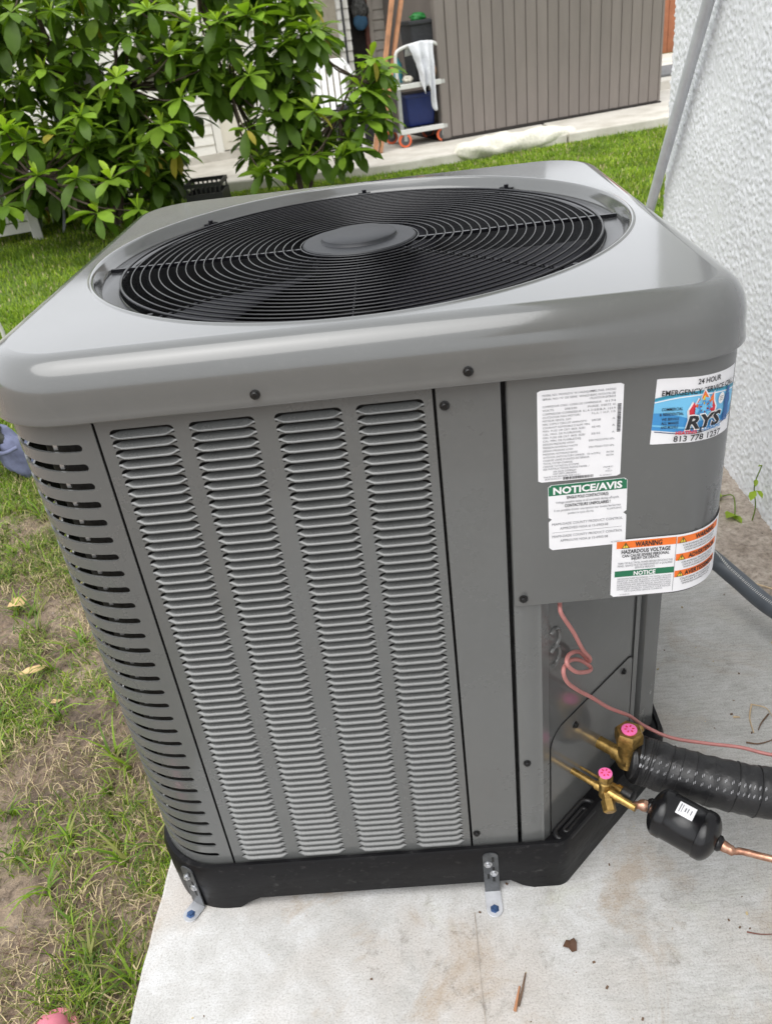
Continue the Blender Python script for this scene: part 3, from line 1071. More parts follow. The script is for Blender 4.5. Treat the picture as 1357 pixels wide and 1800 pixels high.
# access plate with a rounded upper left corner
mb = MB()
out = [(0.0245, Z0 + 0.002), (0.262, Z0 + 0.002), (0.262, 0.318)]
for i in range(9):
    an = (math.pi / 2) * i / 8
    out.append((0.262 - 0.016 + 0.016 * math.cos(an), 0.334 - 0.016 + 0.016 * math.sin(an)))
for i in range(9):
    an = math.pi / 2 + (math.pi / 2) * i / 8
    out.append((0.0245 + 0.034 + 0.034 * math.cos(an), 0.334 - 0.034 + 0.034 * math.sin(an)))
v = [dpt(t, 0.0005, z) for t, z in out] + [dpt(t, -0.001, z) for t, z in out]
k = len(out)
mb.add(v, [tuple(range(k))] + [(i, k + i, k + (i + 1) % k, (i + 1) % k) for i in range(k)])
vpl = mb.build('access_plate', M['paint_gloss'], unit)
mb = MB()
mb.tube([dpt(t, 0.0002, z) for t, z in out], 0.0011, 6, closed=True)
mb.build('plate_seam', M['dark_void'], vpl)
# rear post with its groove
mb = MB()
seq = [(0.262, 0.0015), (0.276, 0.0015), (0.279, -0.012), (0.292, -0.012), (0.296, 0.002), (0.3, 0.0026), (0.343, 0.0026)]
pl = [tuple(dpt(t, o_, 0))[:2] for t, o_ in seq] + [(HB, 0.262), (HB, 0.38)]
mb.grid([[(x, y, ZCB + 0.003) for x, y in pl], [(x, y, Z0 + 0.001) for x, y in pl]], flip=True)
mb.build('rear_post', M['paint'], unit, smooth=25)

# --- top cover with deep rounded rim and fan opening
def rsq(hw, R, th, cx=0.0, cy=CY):
    dx, dy = math.cos(th), math.sin(th)
    if dx > 0 and dy < 0:
        R = max(0.02, R - 0.036)     # the corner over the control box is tighter
    ax, ay = abs(dx), abs(dy)
    t = hw / max(ax, ay)
    x, y = t * ax, t * ay
    c = hw - R
    if x > c and y > c:
        bq = ax * c + ay * c
        t = bq + math.sqrt(max(0, bq * bq - (2 * c * c - R * R)))
    return (cx + dx * t, cy + dy * t)
NT = 288
HC, RC, ZTOP = 0.4600, 0.122, 1.015
FC = (0.002, 0.436)
prof = [(0.008, 0.9405), (0.0005, 0.9395), (-0.0004, 0.941), (0.0004, 0.947), (0.0012, 0.951), (0.0018, 0.962)]
for i in range(1, 10):
    a = (math.pi / 2) * i / 9
    prof.append((0.002 + 0.034 * (1 - math.cos(a)), 0.967 + 0.048 * math.sin(a)))
prof.append((0.038, ZTOP + 0.0004))
rings = []
ths = [2 * math.pi * (i + 0.5) / NT for i in range(NT)]
for d, z in prof:
    rings.append([rsq(HC - d, max(0.02, RC - d), t) + (z,) for t in ths])
circ = [(0.4115, ZTOP + 0.0004), (0.4100, ZTOP + 0.0016), (0.4075, ZTOP + 0.0026), (0.4050, ZTOP + 0.0020), (0.4025, ZTOP - 0.001), (0.3990, 1.004), (0.3965, 0.9988), (0.3950, 0.9975), (0.3950, 0.960)]
for r_, z in circ:
    rings.append([(FC[0] + r_ * math.cos(t), FC[1] + r_ * math.sin(t), z) for t in ths])
v, f = [], []
for r_ in rings:
    v += r_
for k in range(len(rings) - 1):
    for i in range(NT):
        j = (i + 1) % NT
        f.append((k * NT + i, k * NT + j, (k + 1) * NT + j, (k + 1) * NT + i))
mb = MB(); mb.add(v, f)
cover = mb.build('top_cover', M['paint_top'], unit, smooth=50)
wn = cover.modifiers.new('weighted', 'WEIGHTED_NORMAL'); wn.keep_sharp = True; wn.weight = 100
# shroud below the opening
mb = MB()
v, f = [], []
for r_, z in ((0.3955, 0.9970), (0.3740, 0.9962), (0.3700, 0.9945), (0.3680, 0.985), (0.3670, 0.86), (0.372, 0.84)):
    v += [(FC[0] + r_ * math.cos(t), FC[1] + r_ * math.sin(t), z) for t in ths]
for k in range(5):
    for i in range(NT):
        j = (i + 1) % NT
        f.append((k * NT + i, k * NT + j, (k + 1) * NT + j, (k + 1) * NT + i))
mb.add(v, f)
mb.build('fan_shroud', M['ring_black'], unit, smooth=50)

# --- wire guard
GZT = 1.0025
guard = link('fan_guard', (lambda m_: m_.mesh('fan_guard', M['guard_black'], 60))((lambda m_: (m_.tube([(FC[0] + 0.3665 * math.cos(2 * math.pi * i / 120), FC[1] + 0.3665 * math.sin(2 * math.pi * i / 120), GZT) for i in range(120)], 0.0021, 8, closed=True), m_)[1])(MB())), unit)
NRING = 20
for k in range(NRING):
    r_ = 0.092 + (0.3515 - 0.092) * k / (NRING - 1)
    mb = MB()
    kk = 64 if r_ < 0.2 else 110
    mb.tube([(FC[0] + r_ * math.cos(2 * math.pi * i / kk), FC[1] + r_ * math.sin(2 * math.pi * i / kk), GZT + 0.003 * (1 - r_ / 0.36)) for i in range(kk)], 0.00138, 6, closed=True)
    mb.build('wire_ring', M['guard_black'], guard, smooth=70)
for k in range(8):
    an = math.radians(45 * k + (2 if k % 2 else 0))
    c_, s_ = math.cos(an), math.sin(an)
    mb = MB()
    if k in (0, 4):
        mb.bar((FC[0] + 0.08 * c_, FC[1] + 0.08 * s_, GZT - 0.0045), (FC[0] + 0.396 * c_, FC[1] + 0.396 * s_, GZT - 0.0030), 0.0060, 0.0052)
        mb.build('support_bar', M['guard_black'], guard)
    else:
        mb.tube([(FC[0] + 0.08 * c_, FC[1] + 0.08 * s_, GZT - 0.0005), (FC[0] + 0.385 * c_, FC[1] + 0.385 * s_, GZT - 0.0035)], 0.0018, 6)
        mb.build('spoke', M['guard_black'], guard, smooth=60)
        # screw clip holding the spoke end
        mb = MB()
        p = Vector((FC[0] + 0.386 * c_, FC[1] + 0.386 * s_, 0.999))
        mb.lathe([(0.006, 0), (0.006, 0.003), (0.0042, 0.0035), (0.0042, 0.009), (0.0025, 0.0095)], p, (0, 0, 1), 8)
        mb.bar(p + Vector((-s_ * 0.012, c_ * 0.012, 0.002)), p + Vector((s_ * 0.012, -c_ * 0.012, 0.002)), 0.010, 0.0035)
        mb.build('guard_clip', M['guard_black'], guard, smooth=40)
mb = MB()
mb.lathe([(0.086, -0.004), (0.0885, -0.001), (0.0885, 0.0035), (0.0865, 0.0055), (0.0600, 0.0068), (0.0592, 0.0075), (0.0580, 0.0118), (0.0555, 0.0135), (0.02, 0.0138)], (FC[0], FC[1], GZT), (0, 0, 1), 64)
mb.build('motor_cap', M['cap_rubber'], unit, smooth=35)
# --- fan: hub and three swept blades
fan = link('fan', (lambda m_: (m_.lathe([(0.075, 0), (0.078, 0.01), (0.078, 0.05), (0.07, 0.055)], (FC[0], FC[1], 0.925), (0, 0, 1), 32), m_.mesh('fan', M['blade'], 40))[1])(MB()), unit)
for k in range(3):
    a0 = math.radians(120 * k + 200)
    P = []
    for i in range(9):
        r_ = 0.07 + 0.28 * i / 8
        rw = []
        for j in range(9):
            t = j / 8
            wdt = math.radians(62 - 14 * i / 8)
            an = a0 + wdt * (t - 0.5) + 0.25 * (i / 8) ** 2
            rw.append((FC[0] + r_ * math.cos(an), FC[1] + r_ * math.sin(an), 0.952 + 0.045 * (t - 0.5) * (1.3 - 0.5 * i / 8) + 0.012 * math.sin(math.pi * t)))
        P.append(rw)
    mb = MB(); mb.grid(P)
    solid(mb.build('fan_blade', M['blade'], fan, smooth=60), 0.002, 0)
mb = MB()
mb.lathe([(0.07, 0), (0.07, 0.13), (0.05, 0.15)], (FC[0], FC[1], 0.78), (0, 0, 1), 32)
mb.build('fan_motor', M['black_plastic'], unit, smooth=40)
# compressor and wiring box glimpsed inside
mb = MB()
mb.lathe([(0.09, 0), (0.095, 0.02), (0.095, 0.33), (0.07, 0.37), (0.02, 0.38)], (-0.05, 0.45, 0.12), (0, 0, 1), 32)
mb.build('compressor', M['drier_black'], unit, smooth=40)

# --- screws (shared meshes)
def screw_mesh(name, mat, r_=0.0045):
    mb = MB()
    mb.lathe([(r_ * 1.35, 0), (r_ * 1.35, 0.0012), (r_ * 0.95, 0.0016), (r_ * 0.95, 0.0042), (r_ * 0.7, 0.005)], (0, 0, 0), (0, 0, 1), 12)
    mb.box(-r_ * .75, r_ * .75, -0.0007, 0.0007, 0.0046, 0.0053)
    return mb.mesh(name, mat, 30)
SCREW = screw_mesh('screw', M['screw'])
def screw_at(p, nrm, parent=unit, mesh=SCREW, roll=0.6, name='screw'):
    q_ = Vector(nrm).to_track_quat('Z', 'Y').to_matrix().to_4x4()
    return link(name, mesh, parent, Matrix.Translation(Vector(p)) @ q_ @ Matrix.Rotation(roll, 4, 'Z'))
YC = CY - HC + 0.0014
screw_at((-0.1124, YC, 0.954), (0, -1, 0), cover, roll=0.3)
screw_at((0.1287, YC, 0.9555), (0, -1, 0), cover, roll=1.0)
pc = rsq(HC - 0.0014, RC, math.radians(180 + 43.6)); screw_at((pc[0], pc[1], 0.960), (pc[0], pc[1] - CY, 0), cover, roll=0.2)
pc = rsq(HC - 0.0014, RC, math.radians(-33.5)); screw_at((pc[0], pc[1], 0.962), (0.94, -0.35, 0), cover)
screw_at((0.1000, 0.0, 0.910), (0, -1, 0), roll=0.8)
screw_at((0.0978, 0.0, 0.140), (0, -1, 0), roll=0.4)
screw_at((0.1838, 0.0015, 0.296), (0, -1, 0), roll=0.5)
screw_at((0.1845, CFY, 0.620), (0, -1, 0), ctl, roll=1.2)
for t, z in ((0.232, 0.315), (0.090, 0.305)):
    screw_at(dpt(t, 0.0005, z), NG, vpl, roll=0.3)
screw_at((HB, 0.29, 0.36), (1, 0, 0))

# ------------------------------------------------------------------ lettering helpers
def text_geo(s, size, bold=0.0, shear=0.0, spacing=1.0, width=None, align='LEFT'):
    cu = bpy.data.curves.new('t', 'FONT')
    cu.body = s
    cu.size = size
    cu.offset = bold * size
    cu.shear = shear
    cu.space_character = spacing
    cu.resolution_u = 2
    cu.fill_mode = 'FRONT'
    o = bpy.data.objects.new('t', cu)
    TC.objects.link(o)
    return o
TC = bpy.data.collections.new('lettering')
scene.collection.children.link(TC)
REQ = []
class Label:
    """flat printed sheet in local (a,b) metres, wrapped on the control panel"""
    def __init__(self, name, u0, z0, w, h, rot=0.0, surf=None, r_=0.004, sheet='label_white', bite=None):
        self.name, self.u0, self.z0, self.w, self.h = name, u0, z0, w, h
        self.ca, self.sa = math.cos(rot), math.sin(rot)
        self.surf = surf or (lambda u, z, off: cpanel(u, z, off)[0])
        self.prints = {}
        self.texts = []
        self.r = r_
        self.sheet = sheet
        self.sx = 1.0
        self.base = 0
    def P(self, a, b, layer):
        a = a * self.sx
        layer += self.base
        return self.surf(self.u0 + a * self.ca - b * self.sa, self.z0 + a * self.sa + b * self.ca, 0.0003 + 0.00022 * layer)
    def shape(self, mat, pts, layer=1):
        self.prints.setdefault(mat, []).append(([self.P(a, b, layer) for a, b in pts], [tuple(range(len(pts)))]))
    def rect(self, mat, a0, b0, a1, b1, layer=1):
        k = max(1, int(abs(a1 - a0) / 0.004))
        v, f = [], []
        for i in range(k + 1):
            a = a0 + (a1 - a0) * i / k
            v += [self.P(a, b0, layer), self.P(a, b1, layer)]
        for i in range(k):
            f.append((2 * i, 2 * i + 2, 2 * i + 3, 2 * i + 1))
        self.prints.setdefault(mat, []).append((v, f))
    def band(self, mat, lo, hi, a0, a1, layer=1, k=24):
        v, f = [], []
        for i in range(k + 1):
            a = a0 + (a1 - a0) * i / k
            v += [self.P(a, lo(a), layer), self.P(a, hi(a), layer)]
        for i in range(k):
            f.append((2 * i, 2 * i + 2, 2 * i + 3, 2 * i + 1))
        self.prints.setdefault(mat, []).append((v, f))
    def text(self, mat, s, a, b, size, width=None, bold=0.0, shear=0.0, align='L', rot=0.0, layer=3):
        o = text_geo(s, size, bold, shear)
        self.texts.append((mat, o, a, b, width, align, rot, layer))
    def finish(self, parent):
        # sheet: rounded outline laid out as columns
        mb = MB()
        k = max(2, int(self.w / 0.004))
        top, bot = [], []
        for i in range(k + 1):
            a = self.w * i / k
            d = min(a, self.w - a)
            c = 0 if d >= self.r else self.r - math.sqrt(max(0, self.r ** 2 - (self.r - d) ** 2))
            bot.append(self.P(a, c, 0)); top.append(self.P(a, self.h - c, 0))
        mb.grid([bot, top])
        o = mb.build(self.name, M[self.sheet], parent)
        dg = bpy.context.evaluated_depsgraph_get()
        for mat, to, a, b, width, align, rot, layer in self.texts:
            me = bpy.data.meshes.new_from_object(to.evaluated_get(dg))
            if len(me.vertices) == 0:
                continue
            co = np.empty(len(me.vertices) * 3); me.vertices.foreach_get('co', co); co = co.reshape(-1, 3)
            x0_, x1_ = co[:, 0].min(), co[:, 0].max()
            sx = 1.0 if width is None else width / (x1_ - x0_)
            co[:, 0] = (co[:, 0] - x0_) * sx
            if align == 'C':
                co[:, 0] -= co[:, 0].max() / 2
            elif align == 'R':
                co[:, 0] -= co[:, 0].max()
            cr, sr = math.cos(rot), math.sin(rot)
            v = [self.P(a + p_[0] * cr - p_[1] * sr, b + p_[0] * sr + p_[1] * cr, layer) for p_ in co]
            f = [tuple(p_.vertices) for p_ in me.polygons]
            self.prints.setdefault(mat, []).append((v, f))
            bpy.data.meshes.remove(me)
        mats = list(self.prints)
        mb = MB()
        for i, mt in enumerate(mats):
            for v, f in self.prints[mt]:
                mb.add(v, f, i)
        if mats:
            mb.build('print', [M[m_] for m_ in mats], o)
        return o

LABELS = []
# rating plate
L = Label('rating_plate', 0.2062, 0.7965, 0.0990, 0.1215, 0.0, r_=0.002)
s = 0.0036
lines = [
 (0.1140, 'MODEL NO./ MODELE N\u00b0 W114AZ42J1PNA', 'MFG./FAB. 09/2022'),
 (0.1092, 'SERIAL NO./ N\u00b0 DE SERIE  W042218292', 'OUTDOOR USE/'),
 (0.1052, '', 'UTILISATION EN EXTERIEUR'),
 (0.0998, 'COMPRESSOR CODE / CODES DE COMPRESSEUR', '0174   '),
 (0.0950, 'VOLTS          208/230          PHASE. 1', 'HERTZ  60'),
 (0.0902, 'COMPRESSOR/ COMPRESSEUR  R.L.A. 21.8/21.8', 'L.R.A. 123.9'),
 (0.0858, 'OUTDOOR FAN MOTOR/            F.L.A. 1', 'H.P. 1/5'),
 (0.0814, 'MOTEUR VENTIL. EXT.', ''),
 (0.0770, 'MIN. SUPPLY CIRCUIT AMPACITY/', '28/28          A'),
 (0.0726, "COURANT ADMISSIBLE D'ALIM. MIN.", ''),
 (0.0682, 'MAX. FUSE OR CKT. BKR. SIZE/', '45/45          A'),
 (0.0638, 'CAL. MAX. DE FUSIBLE/DISJ', ''),
 (0.0594, 'MIN. FUSE OR CKT. BKR. SIZE/', '35/35          A'),
 (0.0550, 'CAL. MIN. DE FUSIBLE/DISJ', ''),
 (0.0506, 'DESIGN PRESSURE HIGH/', '550 PSIG/3792 kPa      '),
 (0.0462, 'PRESSION NOMINALE HAUTE', ''),
 (0.0418, 'DESIGN PRESSURE LOW/', '250 PSIG/1723 kPa      '),
 (0.0374, 'PRESSION NOMINALE BASSE', ''),
 (0.0330, 'OUTDOOR UNITS FACTORY CHARGE/   116 oz/3290 g', 'R410A'),
 (0.0288, "CHARGE USINE D'UNITES EXTERIEUR", 'R410A'),
 (0.0246, 'TOTAL SYSTEM CHARGE/', ''),
 (0.0206, 'CHARGE TOTALE DU SYSTEME', ''),
 (0.0168, 'SEE INSTRUCTIONS INSIDE PANEL /', ''),
]
for b_, tl, tr in lines:
    if tl: L.text('grey_ink', tl, 0.006, b_, s, bold=0.0, width=min(0.068, len(tl) * 0.00178))
    if tr: L.text('grey_ink', tr, 0.090, b_, s, bold=0.0, align='R', width=min(0.030, len(tr) * 0.0017))
L.text('grey_ink', 'AIR SALES COMPANY', 0.018, 0.0128, s, bold=0.0, width=0.028)
L.text('grey_ink', 'FORT SMITH, ARKANSAS', 0.018, 0.0094, s, bold=0.0, width=0.028)
L.text('grey_ink', '*HACR TYPE BREAKER FOR U.S.A./', 0.006, 0.0060, 0.0032, bold=0.0, width=0.045)
L.text('grey_ink', 'DISJONCTEUR POUR LES E.U.', 0.008, 0.0030, 0.0028, width=0.020)
L.text('grey_ink', 'ASSEMBLED', 0.090, 0.0130, 0.0026, align='R', width=0.012)
L.text('grey_ink', 'IN', 0.086, 0.0100, 0.0026, align='R')
L.text('grey_ink', 'MEXICO', 0.089, 0.0072, 0.0026, align='R', width=0.008)
L.text('grey_ink', '92-42900-01', 0.088, 0.0020, 0.0024, align='R', width=0.014)
a = 0.030
rr = random.Random(3)
while a < 0.066:
    w_ = rr.choice([0.0006, 0.0009, 0.0013]); L.rect('dark_ink', a, 0.0015, a + w_, 0.0052, 2); a += w_ + rr.choice([0.0005, 0.0008])
b_ = 0.060
while b_ < 0.096:
    w_ = rr.choice([0.0006, 0.0009, 0.0012]); L.rect('dark_ink', 0.0925, b_, 0.0968, b_ + w_, 2); b_ += w_ + rr.choice([0.0005, 0.0007])
LABELS.append(L)
# loose black strip of text right of the plate
# notice label
L = Label('notice_label', 0.2185, 0.7415, 0.0965, 0.0500, 0.012, r_=0.003)
L.rect('green_ink', 0.0006, 0.0345, 0.0959, 0.0475)
L.shape('green_ink', [(0.003, 0.0474), (0.0935, 0.0474), (0.0925, 0.0494), (0.004, 0.0494)])
L.text('ink_white', 'NOTICE/AVIS', 0.0482, 0.0368, 0.0135, width=0.084, bold=0.035, align='C')
L.text('dark_ink', 'SINGLE POLE CONTACTOR(S)', 0.048, 0.0285, 0.0058, width=0.051, bold=0.02, align='C')
L.text('grey_ink', 'Voltage possible exists at all terminals during off-cycle.', 0.048, 0.0228, 0.0048, width=0.078, align='C', bold=0.0)
L.text('dark_ink', 'CONTACTEURS UNIPOLAIRES !', 0.048, 0.0168, 0.0058, width=0.056, bold=0.02, align='C')
L.text('grey_ink', "Il est possible d'avoir une tension sur toutes les bornes", 0.048, 0.0112, 0.0048, width=0.082, align='C', bold=0.0)
L.text('grey_ink', "pendant le cycle d'arr\u00eat.", 0.040, 0.0060, 0.0048, width=0.032, align='C', bold=0.0)
L.text('grey_ink', '92-20076-89-02', 0.090, 0.0068, 0.0036, width=0.018, align='R')
LABELS.append(L)
# county approval label
L = Label('approval_label', 0.2190, 0.6950, 0.0965, 0.0468, 0.012, r_=0.004)
L.base = 1
L.text('grey_ink', 'MIAMI-DADE COUNTY PRODUCT CONTROL', 0.048, 0.0375, 0.0052, width=0.088, align='C', bold=0.0)
L.text('grey_ink', 'APPROVED NOA # 15-0903.08', 0.044, 0.0305, 0.0052, width=0.060, align='C', bold=0.0)
L.rect('grey_ink', 0.004, 0.0262, 0.091, 0.0266)
L.text('grey_ink', 'MIAMI-DADE COUNTY PRODUCT CONTROL', 0.048, 0.0190, 0.0052, width=0.088, align='C', bold=0.0)
L.text('grey_ink', 'APPROUVE NOA # 15-0903.08', 0.044, 0.0120, 0.0052, width=0.060, align='C', bold=0.0)
L.text('grey_ink', '92-104000-01', 0.092, 0.0030, 0.0030, width=0.014, align='R')
LABELS.append(L)
# hazardous voltage label round the corner
WL = 0.0810
L = Label('warning_label', 0.2990, 0.6110, 0.2080, 0.0905, 0.0, r_=0.004)
L.base = 4
def tri(L, a, b, w, lay=3):
    L.shape('yellow_ink', [(a, b), (a + w, b), (a + w / 2, b + w * 0.9)], lay)
    L.shape('dark_ink', [(a + w * .44, b + w * .28), (a + w * .56, b + w * .28), (a + w * .58, b + w * .62), (a + w * .42, b + w * .62)], lay + 1)
    L.shape('dark_ink', [(a + w * .45, b + w * .10), (a + w * .55, b + w * .10), (a + w * .55, b + w * .2), (a + w * .45, b + w * .2)], lay + 1)
    for k in range(3):
        pts = [(a, b), (a + w, b), (a + w / 2, b + w * 0.9)]
        p, q_ = pts[k], pts[(k + 1) % 3]
        dx, dy = q_[0] - p[0], q_[1] - p[1]
        ll = math.hypot(dx, dy)
        nx, ny_ = -dy / ll * w * .07, dx / ll * w * .07
        L.shape('dark_ink', [p, q_, (q_[0] + nx, q_[1] + ny_), (p[0] + nx, p[1] + ny_)], lay + 2)
L.rect('orange_ink', 0.0055, 0.0770, WL, 0.0880)
L.text('dark_ink', 'WARNING', 0.029, 0.0788, 0.0105, width=0.034, bold=0.03)
tri(L, 0.0118, 0.0775, 0.0100)
L.text('dark_ink', 'HAZARDOUS VOLTAGE', 0.0430, 0.0690, 0.0082, width=0.062, bold=0.028, align='C')
L.text('dark_ink', 'CAN CAUSE SEVERE PERSONAL', 0.0430, 0.0632, 0.0060, width=0.060, bold=0.02, align='C')
L.text('dark_ink', 'INJURY OR DEATH.', 0.0430, 0.0583, 0.0060, width=0.036, bold=0.02, align='C')
L.text('grey_ink', 'TURN OFF ELECTRICAL POWER BEFORE SERVICING THIS', 0.0430, 0.0522, 0.0044, width=0.070, align='C')
L.text('grey_ink', 'PANEL. SERVICE MUST BE PERFORMED BY A QUALIFIED', 0.0430, 0.0480, 0.0044, width=0.070, align='C')
L.text('grey_ink', 'SERVICE PERSON.', 0.0430, 0.0440, 0.0044, width=0.026, align='C')
L.rect('green_ink', 0.0045, 0.0320, WL, 0.0415)
L.text('ink_white', 'NOTICE', 0.0430, 0.0335, 0.0090, width=0.028, bold=0.03, align='C')
for i, t_ in enumerate(['THE MANUFACTURER RECOMMENDS THAT INSTALLATION AND', 'SERVICE OF THIS UNIT BE DONE BY QUALIFIED PERSONS', 'TO BE SURE OF PROPER OPERATION. FOLLOW THE INSTALL', 'INSTRUCTIONS AND SERVICE MANUAL. FAILURE TO READ', 'DETAILED INSTALLATION AND MAINTENANCE GUIDES', 'CAUSES RISK OF INJURY. CONTACT YOUR DEALER', 'OR A QUALIFIED SERVICE COMPANY.']):
    L.text('grey_ink', t_, 0.0430, 0.0275 - 0.0034 * i, 0.0036, width=0.070 - (0.02 if i == 6 else 0), align='C')
L.text('grey_ink', '92-105459-02', 0.012, 0.0022, 0.0026, width=0.013)
L.rect('grey_ink', WL - 0.0003, 0.002, WL + 0.0002, 0.0885, 2)
for k, (wd, b0) in enumerate((('WARNING', 0.0770), ('ADVERTENCIA', 0.0500), ('AVERTISSEMENT', 0.0235))):
    L.rect('orange_ink', WL + 0.0010, b0, WL + 0.072, b0 + 0.0105)
    tri(L, WL + 0.0035, b0 + 0.0008, 0.0098)
    L.text('dark_ink', wd, WL + (0.026, 0.018, 0.0145)[k], b0 + 0.0018, 0.0098, width=(0.034, 0.048, 0.055)[k], bold=0.03)
    for i, t_ in enumerate((('CALIFORNIA PROPOSITION 65', 'CANCER AND REPRODUCTIVE HARM', 'WWW.P65WARNINGS.CA.GOV'), ('CALIFORNIA PROPOSICION 65', 'CANCER Y DANO REPRODUCTIVO', 'WWW.P65WARNINGS.CA.GOV'), ('CALIFORNIE PROPOSITION 65', 'CANCER ET DOMMAGES', 'WWW.P65WARNINGS.CA.GOV'))[k]):
        L.text('dark_ink', t_, WL + 0.036, b0 - 0.0048 - 0.0042 * i, 0.0042, width=0.054 - 0.003 * i, align='C', bold=0.0)
LABELS.append(L)
# service company sticker
SW, SH = 0.134, 0.0835
L = Label('service_sticker', 0.3385, 0.8345, SW, SH, -0.045, r_=0.0005)
L.sx = 0.845
wave = lambda a: 0.0560 + 0.0055 * math.sin(a / SW * 3.6 + 0.2) + 0.004 * a / SW
low = lambda a: 0.0165 + 0.0045 * math.sin(a / SW * 4.5 + 2.6) + 0.003 * a / SW
L.band('mid_blue_ink', low, wave, 0.0, SW, 1)
L.band('sky_ink', lambda a: low(a) + 0.016 + 0.007 * math.sin(a / SW * 5 + 1.0), wave, 0.0, SW, 2)
L.band('ink_white', lambda a: wave(a) - 0.0035, lambda a: wave(a) - 0.0022, 0.0, SW, 3)
L.band('teal_ink', lambda a: wave(a) - 0.0010, lambda a: wave(a) + 0.0026, 0.0, SW, 3)
L.band('sky_ink', lambda a: low(a) + 0.005, lambda a: low(a) + 0.0075, 0.0, SW * 0.42, 3)
L.band('navy_ink', lambda a: low(a) - 0.0022, lambda a: low(a) - 0.0012, 0.004, SW, 3)
L.text('dark_ink', '24 HOUR', 0.0560, 0.0740, 0.0094, width=0.037, bold=0.015, layer=4)
L.text('dark_ink', 'EMERGENCY SERVICE CALL', 0.0085, 0.0625, 0.0094, width=0.118, bold=0.015, layer=5)
cx_, cy_ = 0.0690, 0.0440
def flame(mat, sc, lay, ox=0.0):
    pts = [(-0.0180, -0.0150), (-0.0205, -0.002), (-0.0150, 0.0085), (-0.0125, 0.0035), (-0.0085, 0.0120), (-0.0060, 0.0085), (-0.0015, 0.0215), (0.0050, 0.0130), (0.0075, 0.0090), (0.0135, 0.0165), (0.0150, 0.0060), (0.0195, -0.002), (0.0180, -0.0150)]
    L.shape(mat, [(cx_ + ox + x * sc, cy_ + y * sc) for x, y in pts], lay)
flame('ink_white', 1.14, 6)
flame('red_ink', 1.0, 7)
L.shape('orange_ink', [(cx_ - 0.013, cy_ + 0.000), (cx_ - 0.0085, cy_ + 0.0115), (cx_ - 0.006, cy_ + 0.008), (cx_ - 0.0015, cy_ + 0.0205), (cx_ + 0.005, cy_ + 0.0125), (cx_ + 0.0075, cy_ + 0.0085), (cx_ + 0.013, cy_ + 0.0155), (cx_ + 0.0145, cy_ + 0.002)], 8)
L.shape('yellow_ink', [(cx_ - 0.006, cy_ + 0.005), (cx_ - 0.0015, cy_ + 0.0160), (cx_ + 0.0045, cy_ + 0.0100), (cx_ + 0.004, cy_ + 0.004)], 9)
for k in range(6):
    an = math.pi / 3 * k + 0.2
    dx, dy = math.cos(an), math.sin(an)
    for (d0, d1, wd) in ((0.0, 0.0130, 0.0017),):
        L.shape('sky_ink', [(cx_ + dx * d0 - dy * wd, cy_ + dy * d0 + dx * wd), (cx_ + dx * d0 + dy * wd, cy_ + dy * d0 - dx * wd), (cx_ + dx * d1 + dy * wd, cy_ + dy * d1 - dx * wd), (cx_ + dx * d1 - dy * wd, cy_ + dy * d1 + dx * wd)], 10)
    for d0 in (0.0055, 0.0090):
        for sg in (-1, 1):
            a2 = an + sg * 0.9
            p0_ = (cx_ + dx * d0, cy_ + dy * d0)
            p1_ = (p0_[0] + math.cos(a2) * 0.0055, p0_[1] + math.sin(a2) * 0.0055)
            nx, ny_ = -math.sin(a2) * 0.0011, math.cos(a2) * 0.0011
            L.shape('mid_blue_ink' if d0 < 0.006 else 'sky_ink', [(p0_[0] - nx, p0_[1] - ny_), (p0_[0] + nx, p0_[1] + ny_), (p1_[0] + nx, p1_[1] + ny_), (p1_[0] - nx, p1_[1] - ny_)], 11)
L.text('ink_white', 'RYS', 0.0445, 0.0180, 0.0255, width=0.0560, bold=0.07, shear=0.15, layer=12)
L.text('dark_ink', 'RYS', 0.0460, 0.0190, 0.0235, width=0.0530, bold=0.035, shear=0.15, layer=14)
for a_, w_ in ((0.0452, 0.012), (0.0655, 0.009)):
    L.rect('dark_ink', a_, 0.0188, a_ + w_, 0.0200, 14)
L.text('red_ink', 'HEATING', 0.0330, 0.0128, 0.0062, width=0.0290, bold=0.03, layer=14)
L.text('dark_ink', '&', 0.0645, 0.0130, 0.0080, bold=0.03, layer=14)
L.text('mid_blue_ink', 'COOLING', 0.0720, 0.0145, 0.0062, width=0.0290, bold=0.03, layer=14)
L.text('dark_ink', '813 778 1237', 0.0310, 0.0035, 0.0108, width=0.0720, bold=0.018, layer=14)
L.text('grey_ink', 'LIC. CAC1821304', 0.0560, 0.0010, 0.0022, width=0.021, layer=14)
for i, t_ in enumerate(('COMMERCIAL', '& RESIDENTIAL')):
    L.text('dark_ink', t_, 0.0250, 0.0435 - 0.0062 * i, 0.0052, width=0.029 + 0.004 * i, align='C', bold=0.015, layer=6)
for i, t_ in enumerate(('WE SERVICE', 'ALL MAKES', 'AND MODELS')):
    L.text('dark_ink', t_, 0.0240, 0.0310 - 0.0052 * i, 0.0048, width=0.024, align='C', bold=0.015, layer=6)
